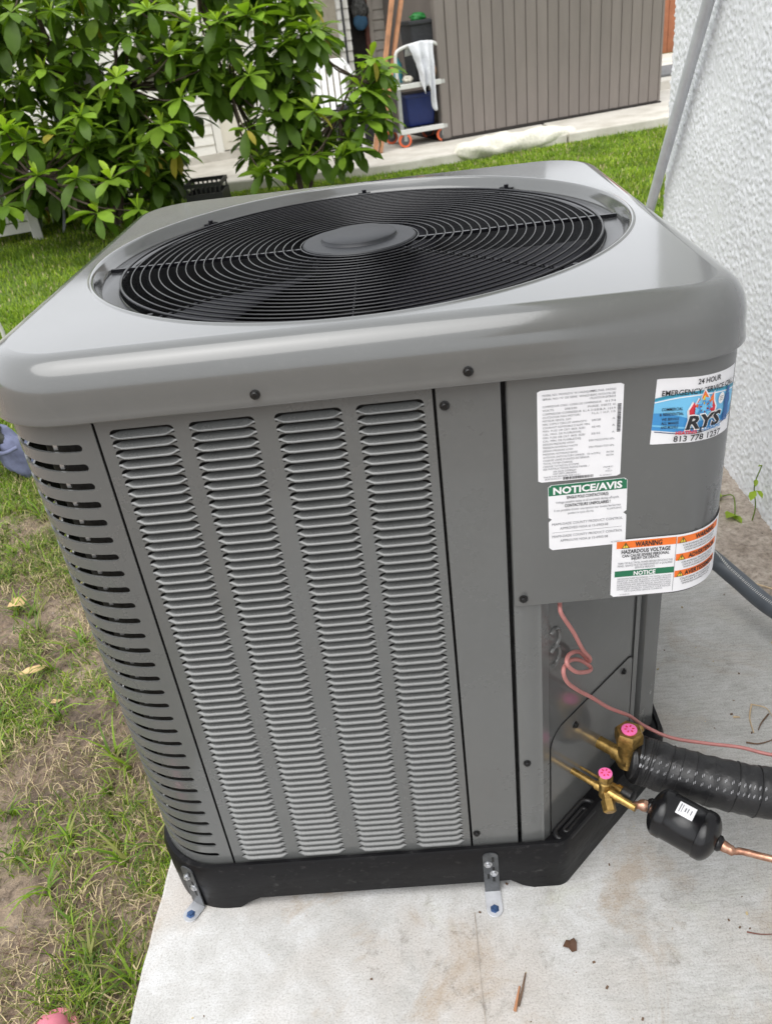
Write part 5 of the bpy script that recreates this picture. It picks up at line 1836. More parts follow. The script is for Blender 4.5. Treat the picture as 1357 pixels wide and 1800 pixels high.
# pebbles and soil crumbs
mb = MB()
for i in range(900):
    x, y = random.uniform(-1.9, -0.48), random.uniform(-0.8, 1.7)
    r_ = random.uniform(0.0015, 0.005)
    z = ground_z(x, y)
    a = random.uniform(0, 3)
    mb.cur = random.choice([0, 0, 0, 1])
    v = [(x + r_ * math.cos(a + k * 1.57) * random.uniform(.7, 1.2), y + r_ * math.sin(a + k * 1.57) * random.uniform(.7, 1.2), z) for k in range(4)] + [(x, y, z + r_ * 0.9)]
    mb.add(v, [(0, 1, 4), (1, 2, 4), (2, 3, 4), (3, 0, 4)])
tag(mb.build('soil_pebbles', [M['old_concrete'], M['patio']]), 'small pebbles scattered over the bare soil', 'pebbles', kind='stuff')
z_ = ground_z(-1.135, 1.016) + 0.02
flat_leaf('dry_leaf', (-1.135, 1.016, z_), [(-0.022, -0.018), (0.004, -0.022), (0.024, -0.016), (0.022, 0.014), (0.008, 0.026), (-0.016, 0.022), (-0.026, 0.004)], M['dead_leaf'], 'square pale tan chip on the soil below the grass edge', 'leaf', 0.006)
q_ = slab_pt(58, 1183, -0.04)
flat_leaf('dry_leaf', (q_.x, q_.y, ground_z(q_.x, q_.y) + 0.018), [(-0.034, -0.014), (-0.010, -0.018), (0.016, -0.006), (0.036, 0.016), (0.018, 0.018), (-0.012, 0.008)], M['dead_leaf'], 'pointed tan dry leaf lying on the soil, below the square chip', 'leaf', 0.008)
q_ = slab_pt(100, 1233, -0.04)
flat_leaf('dry_leaf', (q_.x, q_.y, ground_z(q_.x, q_.y) + 0.012), [(-0.012, -0.006), (0.006, -0.010), (0.014, 0.004), (0.002, 0.010), (-0.010, 0.006)], M['dead_leaf'], 'smallest tan leaf fragment on the soil near the louvered corner', 'leaf', 0.005)

# ------------------------------------------------------------------ LEFT EDGE ITEMS
# pink foam shoe toe at the bottom edge
q_ = slab_pt(88, 1790, -0.02) + Vector((0, 0.006, 0))
sh_ = thing('pink_clog', (q_.x, q_.y, GZ), 'rounded toe of a pink foam clog at the lower left corner', 'shoe')
mb = MB()
P = []
for i in range(9):
    t = i / 8
    rw = []
    for j in range(17):
        a = math.pi * j / 16
        wd = 0.044 * math.sqrt(max(0.0, 1 - ((t - 1) if t < 1 else 0) ** 2 * 0.98)) if t < 1 else 0.044
        hh = 0.046 * math.sqrt(max(0, 1 - (1 - t) ** 2))
        rw.append((q_.x + wd * math.cos(a), q_.y + 0.018 - 0.11 * t, GZ + 0.006 + hh * math.sin(a)))
    P.append(rw)
mb.grid(P)
mb.build('shoe_upper', M['pink_foam'], sh_, smooth=70)
mb = MB()
mb.prism([(q_.x + 0.047 * math.cos(a), q_.y - 0.03 + 0.055 * math.sin(a)) for a in np.linspace(0, math.pi, 14)] + [(q_.x - 0.047, q_.y - 0.1), (q_.x + 0.047, q_.y - 0.1)], GZ - 0.006, GZ + 0.008)
mb.build('sole', M['pink_foam'], sh_)
# blue cloth bag with dark top
bgx, bgy = -1.455, 1.86
bag = thing('cloth_bag', (bgx, bgy, GZ), 'lavender blue cloth bag with dark grey top lying on the grass', 'bag')
def blob(mb, c, rx, ry, rz, seed, amp=0.12, nu=28, nv=16, tilt=0.0):
    P = []
    for i in range(nv + 1):
        ph = math.pi * i / nv
        rw = []
        for j in range(nu + 1):
            th = 2 * math.pi * j / nu
            d = Vector((math.sin(ph) * math.cos(th), math.sin(ph) * math.sin(th), math.cos(ph)))
            k = 1 + amp * mnoise.noise(d * 2.2 + Vector((seed, 0, 0))) + amp * 0.5 * mnoise.noise(d * 6 + Vector((0, seed, 0)))
            p = Vector((d.x * rx * k, d.y * ry * k, d.z * rz * k))
            p.rotate(Matrix.Rotation(tilt, 3, 'Y'))
            rw.append((c[0] + p.x, c[1] + p.y, c[2] + p.z))
        P.append(rw)
    mb.grid(P)
mb = MB(); blob(mb, (bgx + 0.020, bgy, 0.035), 0.052, 0.07, 0.125, 3, 0.30, tilt=0.5 * -1)
mb.build('bag_body', M['denim'], bag, smooth=80)
mb = MB(); blob(mb, (bgx - 0.070, bgy - 0.03, 0.125), 0.085, 0.07, 0.075, 8, 0.2, tilt=0.5)
mb.build('bag_top', M['boot'], bag, smooth=80)
mb = MB()
mb.tube(spline([(bgx - 0.02, bgy - 0.085, 0.10), (bgx + 0.02, bgy - 0.088, 0.085), (bgx + 0.06, bgy - 0.06, 0.09)], 5), 0.008, 8)
mb.build('drawstring', M['denim'], bag, smooth=70)
# thin pale stake
mb = MB()
mb.tube([(-1.912, 3.0, GZ - 0.02), (-1.905, 3.0, 0.16), (-1.92, 2.98, 0.34)], 0.010, 8)
tag(mb.build('garden_stake', M['bench_white'], smooth=60), 'thin pale stake in the grass left of the unit corner', 'stake')

# ------------------------------------------------------------------ BACKGROUND: SHED
sd = thing('garden_shed', BK(1.16, 0.8, 0.03), 'taupe garden shed of vertical boards on the back patio', 'shed')
U0, U1 = -0.03, 2.47
nb = 20
bw_ = (U1 - U0) / nb
plank = None
for i in range(nb):
    mb = MB(BK)
    a, b = U0 + i * bw_ + 0.004, U0 + (i + 1) * bw_ - 0.004
    mb.box(a, b, 0.0, 0.022, 0.06, 2.15)
    bevel(mb.build('plank', M['shed'], sd), 0.005, 2)
mb = MB(BK)
mb.box(U0 - 0.005, U1 + 0.005, 0.018, 1.62, 0.05, 2.12)
mb.build('shed_wall', M['shed'], sd)
mb = MB(BK)
mb.box(-0.135, -0.032, -0.004, 0.10, 0.04, 2.15)
bevel(mb.build('corner_trim', M['shed'], sd), 0.02, 3)
mb = MB(BK)
mb.box(2.472, 2.50, -0.004, 0.10, 0.04, 2.15)
bevel(mb.build('corner_trim', M['shed'], sd), 0.01, 2)
mb = MB(BK)
mb.box(-0.14, 2.51, -0.012, 1.64, 0.030, 0.052)
mb.build('shed_floor', M['dark_gap'], sd)
mb = MB(BK)
mb.add([(-0.25, -0.2, 2.12), (2.6, -0.2, 2.12), (2.6, 1.75, 2.12), (-0.25, 1.75, 2.12), (-0.25, 0.8, 2.55), (2.6, 0.8, 2.55)], [(0, 1, 5, 4), (2, 3, 4, 5), (0, 4, 3), (1, 2, 5), (0, 3, 2, 1)])
mb.build('roof', M['roof'], sd)

# ------------------------------------------------------------------ HOUSE behind
hs_ = thing('neighbour_house', BK(-2.5, 2.2, 0.03), 'pale sided house behind the shrubs with a beige siding bay', 'house')
bh = 0.10
def siding(u0, u1, v, z0, z1, mat):
    z = z0
    while z < z1:
        mb = MB(BK)
        mb.add([(u0, v - 0.012, z), (u1, v - 0.012, z), (u1, v + 0.004, z + bh + 0.006), (u0, v + 0.004, z + bh + 0.006), (u0, v + 0.02, z), (u1, v + 0.02, z)],
               [(0, 1, 2, 3), (4, 5, 1, 0)])
        mb.build('siding_board', mat, hs_)
        z += bh
siding(-6.8, -2.22, 1.40, 0.10, 2.5, M['siding_white'])
siding(-1.62, -0.90, 1.40, 0.10, 2.5, M['siding_white'])
siding(-0.66, -0.52, 1.40, 0.10, 2.5, M['siding_white'])
siding(-0.20, 1.2, 1.76, 0.05, 2.5, M['siding_beige'])
mb = MB(BK)
mb.box(-6.9, -0.52, 1.415, 4.0, 0.03, 2.6)
mb.box(-0.52, 1.25, 1.78, 4.0, 0.03, 2.6)
mb.build('house_wall', M['siding_white'], hs_)
mb = MB(BK)
mb.box(-2.13, -1.72, 1.385, 1.42, 0.12, 2.1)
mb.box(-2.08, -1.92, 1.378, 1.386, 0.2, 2.0)
dr_ = mb.build('door', M['door_white'], hs_)
bevel(dr_, 0.006)
mb = MB(BK)
mb.box(-2.21, -2.13, 1.375, 1.42, 0.05, 2.15); mb.box(-1.72, -1.63, 1.375, 1.42, 0.05, 2.15)
mb.build('door_trim', M['siding_white'], hs_)
mb = MB(BK)
mb.box(-0.89, -0.67, 1.37, 1.42, 0.05, 2.5)
mb.build('trim_board', M['taupe_board'], hs_)
mb = MB(BK); mb.tube([(-0.60, 1.365, 0.05), (-0.60, 1.365, 2.4)], 0.012, 8)
mb.build('drain_cable', M['grey_fabric'], hs_)
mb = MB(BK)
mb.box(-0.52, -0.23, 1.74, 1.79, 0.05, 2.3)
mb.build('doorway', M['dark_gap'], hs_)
mb = MB(BK)
mb.box(-0.235, -0.19, 1.70, 1.78, 0.05, 2.3)
mb.build('door_post', M['rust_post'], hs_)
mb = MB(BK); mb.box(-0.19, -0.13, 1.725, 1.775, 0.05, 2.4); mb.build('casing', M['siding_beige'], hs_)
mb = MB(BK)
mb.box(-7.2, 1.6, 0.9, 4.4, 2.55, 2.75)
mb.build('roof', M['roof'], hs_)
mb = MB(BK)
mb.box(-6.9, -0.52, 1.36, 1.40, 0.03, 0.105)
mb.build('sill_ledge', M['patio'], hs_)

# hat
ht = thing('hanging_cap', BK(-0.30, 1.66, 1.1), 'dark patterned cap with blue brim hanging in the house doorway', 'cap')
mb = MB(BK); blob(mb, (-0.30, 1.66, 1.27), 0.10, 0.07, 0.11, 2, 0.2); mb.build('crown', M['hat'], ht, smooth=80)
mb = MB(BK); blob(mb, (-0.31, 1.63, 1.15), 0.085, 0.03, 0.085, 5, 0.05); mb.build('brim', M['hat_blue'], ht, smooth=80)

# far fence and grey step right of the shed
fn = thing('wood_fence', BK(6.0, 5.4, 0), 'rust brown board fence glimpsed between shed and stucco wall', 'fence')
for i in range(14):
    mb = MB(BK)
    a = 4.6 + i * 0.26
    mb.box(a, a + 0.25, 5.40, 5.43, 0.0, 1.9)
    bevel(mb.build('board', M['fence'], fn), 0.006)
mb = MB(BK); mb.box(4.5, 8.3, 5.43, 5.50, 1.5, 1.6); mb.box(4.5, 8.3, 5.43, 5.50, 0.3, 0.4); mb.build('rail', M['fence'], fn)
mb = MB(BK)
mb.box(2.75, 5.2, 0.9, 2.3, 0.02, 0.13, 0)
mb.box(2.9, 5.0, 1.25, 2.2, 0.125, 0.16, 1)
o_ = mb.build('concrete_step', [M['patio'], M['roof']])
tag(bevel(o_, 0.01), 'low concrete step with a grey mat, between shed and stucco wall', 'step')
gx_ = MB(BK)
# cream netting rolled on the patio edge
P = []
for i in range(46):
    t = i / 45
    u_ = -0.36 + 1.34 * t
    rr_ = 0.125 * (1 - 0.30 * t) * (0.55 + 0.45 * math.sin(math.pi * min(1, max(0, t * 1.02))) ** 0.4) * math.sqrt(max(0.0, 1 - (2 * t - 1) ** 10))
    rw = []
    for j in range(19):
        a = 2 * math.pi * j / 18
        k = 1 + 0.30 * mnoise.noise(Vector((u_ * 6, math.cos(a) * 1.5, math.sin(a) * 1.5))) + 0.10 * mnoise.noise(Vector((u_ * 22, math.cos(a) * 4, math.sin(a) * 4)))
        rw.append((u_, -0.74 + rr_ * 1.2 * k * math.cos(a), 0.025 + rr_ * 0.9 * k * math.sin(a)))
    P.append(rw)
mb = MB(BK); mb.grid(P)
tag(mb.build('rolled_netting', M['tarp'], smooth=80), 'cream coloured rolled netting lying along the patio edge before the shed', 'netting')

# ------------------------------------------------------------------ CART and its load
ct_ = thing('utility_cart', BK(-0.34, 0.12, 0.03), 'grey two shelf utility cart with orange wheels beside the shed', 'cart')
cu0, cu1, cv0, cv1 = -0.57, -0.09, 0.02, 0.44
mb = MB(BK)
for u_, v_ in ((cu0, cv0), (cu1, cv0), (cu0, cv1), (cu1, cv1)):
    mb.bar((u_, v_, 0.16), (u_, v_, 0.66), 0.035, 0.035)
mb.build('cart_post', M['cart_grey'], ct_)
for zz_, mt in ((0.165, 'cart_dark'), (0.57, 'cart_grey')):
    mb = MB(BK)
    mb.box(cu0 - 0.01, cu1 + 0.01, cv0 - 0.01, cv1 + 0.01, zz_, zz_ + 0.028, 0)
    mb.box(cu0 - 0.02, cu1 + 0.02, cv0 - 0.024, cv0 - 0.011, zz_ - 0.012, zz_ + 0.036, 1)
    bevel(mb.build('shelf', [M[mt], M['cart_pale']], ct_), 0.006)
mb = MB(BK)
mb.tube(spline([(cu0, cv0, 0.64), (cu0, cv0, 0.84), (cu0 + 0.05, cv0, 0.905), (-0.34, cv0, 0.935), (cu1 - 0.07, cv0, 0.925), (cu1, cv0, 0.83), (cu1, cv0, 0.64)], 8), 0.016, 10)
mb.build('handle', M['cart_pale'], ct_, smooth=60)
for u_, v_ in ((cu0 + 0.03, cv0 + 0.01), (cu1 - 0.03, cv0 + 0.01), (cu0 + 0.03, cv1 - 0.03), (cu1 - 0.03, cv1 - 0.03)):
    mb = MB(BK)
    mb.lathe([(0.062, -0.017), (0.066, -0.013), (0.066, 0.013), (0.062, 0.017), (0.046, 0.018)], (u_, v_, 0.097), (0.25, 1, 0), 24)
    wh = mb.build('wheel', M['orange_rubber'], ct_, smooth=40)
    mb = MB(BK)
    mb.lathe([(0.044, -0.020), (0.044, 0.020), (0.02, 0.024)], (u_, v_, 0.097), (0.25, 1, 0), 20)
    mb.build('rim', M['cart_dark'], wh, smooth=40)
    mb = MB(BK); mb.bar((u_, v_ - 0.024, 0.09), (u_, v_ - 0.024, 0.165), 0.035, 0.008, up=(0, 1, 0)); mb.build('fork', M['cart_grey'], wh)
def bin_thing(name, c, w, d, h, mats, label, cat, taper=0.85):
    root = thing(name, BK(c[0], c[1], c[2]), label, cat)
    mb = MB(BK)
    x, y, z = c
    v = [(x - w / 2 * taper, y - d / 2 * taper, z), (x + w / 2 * taper, y - d / 2 * taper, z), (x + w / 2 * taper, y + d / 2 * taper, z), (x - w / 2 * taper, y + d / 2 * taper, z), (x - w / 2, y - d / 2, z + h), (x + w / 2, y - d / 2, z + h), (x + w / 2, y + d / 2, z + h), (x - w / 2, y + d / 2, z + h)]
    mb.add(v, [(0, 3, 2, 1), (0, 1, 5, 4), (1, 2, 6, 5), (2, 3, 7, 6), (3, 0, 4, 7), (4, 5, 6, 7)])
    bevel(mb.build('body', M[mats], root), 0.02, 3)
    mb = MB(BK)
    mb.box(x - w / 2 - 0.012, x + w / 2 + 0.012, y - d / 2 - 0.012, y + d / 2 + 0.012, z + h - 0.03, z + h + 0.006)
    bevel(mb.build('rim', M[mats], root), 0.008)
bin_thing('storage_bin', (-0.31, 0.235, 0.195), 0.33, 0.30, 0.30, 'blue_bin', 'dark blue plastic storage bin on the lower cart shelf', 'bin')
bin_thing('fabric_hamper', (-0.22, 0.24, 0.60), 0.28, 0.30, 0.52, 'grey_fabric', 'tall charcoal fabric hamper on the upper cart shelf', 'hamper', 0.8)
mb = MB(BK); blob(mb, (-0.22, 0.22, 1.15), 0.08, 0.06, 0.04, 4, 0.3)
tag(mb.build('green_gadget', M['green_plastic'], smooth=80), 'small green object sitting on top of the charcoal hamper', 'toy')
mb = MB(BK); blob(mb, (-0.115, 0.10, 0.68), 0.05, 0.05, 0.06, 6, 0.2)
tag(mb.build('leather_ball', M['tan_skin'], smooth=80), 'tan round leather ball on the upper cart shelf', 'ball')
mb = MB(BK); blob(mb, (-0.43, 0.10, 0.635), 0.05, 0.05, 0.035, 7, 0.3)
tag(mb.build('crumpled_rag', M['door_white'], smooth=80), 'small cream rag on the left of the upper cart shelf', 'rag')
mb = MB(BK); mb.lathe([(0.045, 0), (0.045, 0.16), (0.02, 0.20), (0.02, 0.22)], (-0.43, 0.34, 0.60), (0, 0, 1), 16)
tag(mb.build('teal_bottle', M['teal_plastic'], smooth=40), 'teal plastic bottle beside the charcoal hamper', 'bottle')
# towel over the handle
P = []
for i in range(27):
    t = i / 26
    rw = []
    for j in range(25):
        s_ = j / 24
        u_ = -0.45 + 0.27 * s_ + 0.10 * t * (0.6 - 0.3 * s_)
        drop = t * (0.33 + 0.24 * s_ + 0.07 * math.sin(s_ * 9))
        fold = 0.032 * math.sin(s_ * 15 + t * 2.2) * min(1, t * 3) + 0.02 * mnoise.noise(Vector((s_ * 6, t * 4, 1)))
        squeeze = 1 - 0.42 * min(1, t * 1.5)
        rw.append((-0.27 + (u_ + 0.27) * squeeze, -0.012 + fold - 0.02 * min(1, t * 4), 0.955 - drop - 0.03 * abs(s_ - 0.6)))
    P.append(rw)
mb = MB(BK); mb.grid(P)
P2 = [[(-0.45 + 0.27 * j / 12, 0.02 + 0.05 * (k / 4), 0.955 - 0.10 * (k / 4) ** 1.5 - 0.03 * abs(j / 12 - 0.6)) for j in range(13)] for k in range(5)]
mb.grid(P2)
o_ = mb.build('draped_towel', M['towel'], smooth=80)
solid(o_, 0.006, 0)
tag(o_, 'pale grey towel draped over the cart handle', 'towel')
# leaning boards
def lean_board(a, b, w, h, mat, label):
    mb = MB(BK); mb.bar(a, b, w, h, up=(0, 1, 0))
    tag(bevel(mb.build('wood_board', M[mat], None), 0.004), label, 'board', 'long boards leaning left of the cart')
lean_board((-0.895, -0.03, 0.03), (-0.30, 0.20, 2.05), 0.036, 0.05, 'wood', 'leftmost of the long brown boards leaning left of the cart')
lean_board((-0.868, 0.06, 0.03), (-0.235, 0.30, 2.1), 0.042, 0.03, 'wood_light', 'pale middle board leaning between two brown boards')
lean_board((-0.840, -0.03, 0.03), (-0.175, 0.20, 2.05), 0.032, 0.05, 'wood', 'rightmost of the long brown boards, nearest the cart')
# dark tubs behind boards
bin_thing('plastic_tub', (-0.80, 0.75, 0.03), 0.42, 0.35, 0.42, 'grey_fabric', 'black plastic tub on the patio behind the leaning boards', 'tub')

# ------------------------------------------------------------------ WHITE PLASTIC CHAIR
ch = thing('plastic_chair', BK(-1.13, 0.42, 0.03), 'white moulded plastic armchair on the patio behind the shrub', 'chair')
cU, cV = -1.12, 0.45
def CH(u_, v_, z_):     # chair turned a little
    a = math.radians(-18)
    return BK(cU + u_ * math.cos(a) - v_ * math.sin(a), cV + u_ * math.sin(a) + v_ * math.cos(a), z_)
mb = MB(CH)
P = [[(-0.22 + 0.44 * j / 8, -0.20 + 0.40 * i / 6, 0.43 - 0.02 * math.sin(math.pi * j / 8) - 0.015 * i / 6) for j in range(9)] for i in range(7)]
mb.grid(P)
solid(mb.build('seat', M['white_plastic'], ch, smooth=60), 0.012)
mb = MB(CH)
for k in range(5):
    c_ = -0.13 + 0.065 * k
    P = [[(c_ - 0.024 + 0.048 * j, 0.205 + 0.13 * t_ + 0.02 * (c_ / 0.13) ** 2 * -1, 0.42 + 0.38 * t_) for j in (0, 1)] for t_ in np.linspace(0, 1, 6)]
    mb.grid(P)
solid(mb.build('back_slat', M['white_plastic'], ch), 0.010, 0)
mb = MB(CH)
P = []
for i in range(5):
    z = 0.79 + 0.085 * i / 4
    hw_ = 0.20 - 0.05 * (i / 4) ** 2.5
    P.append([(-hw_ + 2 * hw_ * j / 10, 0.335 + 0.02 * i / 4 - 0.03 * ((j - 5) / 5) ** 2, z) for j in range(11)])
mb.grid(P)
solid(mb.build('backrest', M['white_plastic'], ch, smooth=60), 0.014, 0)
for sgn in (-1, 1):
    mb = MB(CH)
    mb.tube(spline([(sgn * 0.19, 0.33, 0.80), (sgn * 0.235, 0.22, 0.70), (sgn * 0.27, 0.02, 0.655), (sgn * 0.275, -0.17, 0.64), (sgn * 0.262, -0.23, 0.58), (sgn * 0.25, -0.235, 0.40)], 6), 0.022, 8)
    mb.build('armrest', M['white_plastic'], ch, smooth=60)
    for yv_ in (-0.21, 0.22):
        mb = MB(CH); mb.bar((sgn * 0.235, yv_, 0.43), (sgn * 0.275, yv_ + (0.06 if yv_ > 0 else -0.03), 0.03), 0.045, 0.035)
        bevel(mb.build('leg', M['white_plastic'], ch), 0.008)

# ------------------------------------------------------------------ BLACK MILK CRATE under the shrub
cr = thing('milk_crate', (-1.48, 6.25, GZ), 'black plastic milk crate on the grass under the shrub', 'crate')
mb = MB()
x0_, x1_, y0_, y1_ = -1.64, -1.34, 6.1, 6.42
zt_ = 0.245
for (a, b, c_, d_) in ((x0_, x1_, y0_, y0_ + 0.014), (x0_, x1_, y1_ - 0.014, y1_), (x0_, x0_ + 0.014, y0_ + .015, y1_ - .015), (x1_ - 0.014, x1_, y0_ + .015, y1_ - .015)):
    mb.box(a, b, c_, d_, zt_ - 0.03, zt_)
    mb.box(a, b, c_, d_, GZ + 0.003, GZ + 0.22)
mb.box(x0_ + .015, x1_ - .015, y0_ + .015, y1_ - .015, GZ + 0.004, GZ + 0.02)
mb.build('crate_shell', M['milk_crate'], cr)
mb = MB()
for i in range(8):
    a = x0_ + 0.01 + i * (x1_ - x0_ - 0.034) / 7
    mb.box(a, a + 0.014, y0_ + 0.001, y0_ + 0.012, GZ + 0.2205, zt_ - 0.0305)
    mb.box(a, a + 0.014, y1_ - 0.012, y1_ - 0.001, GZ + 0.2205, zt_ - 0.0305)
mb.build('crate_bars', M['milk_crate'], cr)

# ------------------------------------------------------------------ WHITE BENCH at the left
bn = thing('garden_bench', (-3.2, 6.3, GZ), 'chalky white low board bench half hidden by the left shrub', 'bench')
ba = math.radians(20)
def BN(u_, v_, z_):
    return (-2.93 + u_ * math.cos(ba) - v_ * math.sin(ba), 6.22 + u_ * math.sin(ba) + v_ * math.cos(ba), z_)
for zz_ in (0.015, 0.105, 0.195):
    mb = MB(BN); mb.box(-1.3, 0.0, 0.0, 0.03, zz_, zz_ + 0.082); bevel(mb.build('board', M['bench_white'], bn), 0.006)
mb = MB(BN); mb.box(-0.07, 0.01, -0.04, 0.0, GZ, 0.30); bevel(mb.build('leg', M['bench_white'], bn), 0.006)
mb = MB(BN); mb.box(-0.62, -0.54, -0.04, 0.0, GZ, 0.30); bevel(mb.build('leg', M['bench_white'], bn), 0.006)
mb = MB(BN); mb.box(-1.35, 0.03, -0.05, 0.42, 0.285, 0.31); bevel(mb.build('seat', M['bench_white'], bn), 0.006)
# folding mesh chair behind the left shrub
lc = thing('folding_chair', (-2.6, 6.9, GZ), 'grey mesh folding chair standing behind the left shrub', 'chair')
mb = MB()
P = [[(-2.78 + 0.46 * j / 6, 6.85 + 0.10 * i / 5, 0.52 + 0.55 * i / 5 + 0.012 * j) for j in range(7)] for i in range(6)]
mb.grid(P); solid(mb.build('backrest', M['mesh_grey'], lc), 0.008, 0)
mb = MB()
P = [[(-2.78 + 0.46 * j / 6, 6.45 + 0.40 * i / 5, 0.42 + 0.05 * i / 5) for j in range(7)] for i in range(6)]
mb.grid(P); solid(mb.build('seat', M['mesh_grey'], lc), 0.008, 0)
mb = MB()
for xx in (-2.79, -2.31):
    mb.tube([(xx, 6.35, GZ), (xx, 6.82, 0.48), (xx, 6.96, 1.10)], 0.013, 8)
    mb.tube([(xx, 6.95, GZ), (xx, 6.44, 0.42)], 0.013, 8)
mb.build('frame', M['pole'], lc, smooth=60)
# tan umbrella canvas seen through the leaves
tb = thing('patio_umbrella', (-1.95, 7.3, GZ), 'tan folded patio umbrella glimpsed through the left shrub', 'umbrella')
mb = MB(); mb.tube([(-1.95, 7.3, GZ), (-1.95, 7.3, 2.1)], 0.018, 10); mb.build('pole', M['pole'], tb, smooth=60)
mb = MB()
P = []
for i in range(9):
    t = i / 8
    P.append([(-1.95 + (0.03 + 0.12 * t) * (1 + 0.2 * math.cos(6 * th)) * math.cos(th), 7.3 + (0.03 + 0.12 * t) * (1 + 0.2 * math.cos(6 * th)) * math.sin(th), 1.95 - 1.05 * t) for th in np.linspace(0, 2 * math.pi, 37)])
mb.grid(P); mb.build('canopy', M['siding_beige'], tb, smooth=60)

# ------------------------------------------------------------------ SHRUBS
def leaf_mesh(name, mat, L=0.15, w=0.052, droop=0.25, fold=0.3):
    mb = MB()
    ts = [0, 0.18, 0.42, 0.66, 0.86, 1.0]
    ws = [0.08, 0.42, 0.82, 1.0, 0.72, 0.03]
    P = []
    for t, ww in zip(ts, ws):
        y = t * L
        z = -droop * L * t * t
        hw_ = w / 2 * ww
        P.append([(-hw_, y, z + fold * hw_), (0, y, z), (hw_, y, z + fold * hw_)])
    mb.grid(P)
    return mb.mesh(name, mat, 80)
LEAVES = {
    'dark': [leaf_mesh('leaf', M['leaf_dark'], 0.19, 0.084, 0.30, 0.22), leaf_mesh('leaf', M['leaf_dark'], 0.17, 0.078, 0.45, 0.2)],
    'mid': [leaf_mesh('leaf', M['leaf_mid'], 0.185, 0.080, 0.30, 0.22), leaf_mesh('leaf', M['leaf_mid'], 0.16, 0.072, 0.2, 0.25)],
    'young': [leaf_mesh('leaf', M['leaf_young'], 0.13, 0.050, 0.15, 0.4), leaf_mesh('leaf', M['leaf_young'], 0.10, 0.038, 0.0, 0.5)],
}
def leaf_matrix(c, az, el, roll, sc):
    d = Vector((math.cos(az) * math.cos(el), math.sin(az) * math.cos(el), math.sin(el)))
    up = Vector((0, 0, 1))
    x = d.cross(up)
    if x.length < 1e-3: x = Vector((1, 0, 0))
    x.normalize()
    z = x.cross(d)
    m_ = Matrix((x, d, z)).transposed().to_4x4()
    return Matrix.Translation(c) @ m_ @ Matrix.Rotation(roll, 4, 'Y') @ Matrix.Scale(sc, 4)
def rosette(c, tiers, rnd, sc=1.0):
    out = []
    a0 = rnd.uniform(0, 6.28)
    k = 0
    for kind, n_, el0, el1, s_ in tiers:
        for i in range(n_):
            kind_ = 'old' if kind == 'dark' and rnd.random() < 0.035 else kind
            az = a0 + k * 2.399
            k += 1
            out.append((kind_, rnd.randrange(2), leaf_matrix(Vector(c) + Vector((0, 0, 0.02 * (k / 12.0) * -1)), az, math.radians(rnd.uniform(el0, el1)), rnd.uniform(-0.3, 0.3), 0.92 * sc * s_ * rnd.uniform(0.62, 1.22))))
    return out
LEAVES['old'] = [leaf_mesh('leaf', M['leaf_yellow'], 0.15, 0.062, 0.5, 0.3), leaf_mesh('leaf', M['leaf_yellow'], 0.12, 0.05, 0.6, 0.4)]
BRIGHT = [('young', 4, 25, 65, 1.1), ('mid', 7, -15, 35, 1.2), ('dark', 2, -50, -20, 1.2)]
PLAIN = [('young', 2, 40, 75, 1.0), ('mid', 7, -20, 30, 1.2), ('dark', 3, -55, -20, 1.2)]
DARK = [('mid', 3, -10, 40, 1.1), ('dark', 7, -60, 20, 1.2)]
def at(px, py, Y):
    d = Vector(CAM_R[0]) * ((px - 678.5) / CAM_F) + Vector(CAM_R[1]) * ((py - 900) / CAM_F) + Vector(CAM_R[2])
    o_ = Vector(CAM_C)
    return o_ + d * ((Y - o_.y) / d.y)

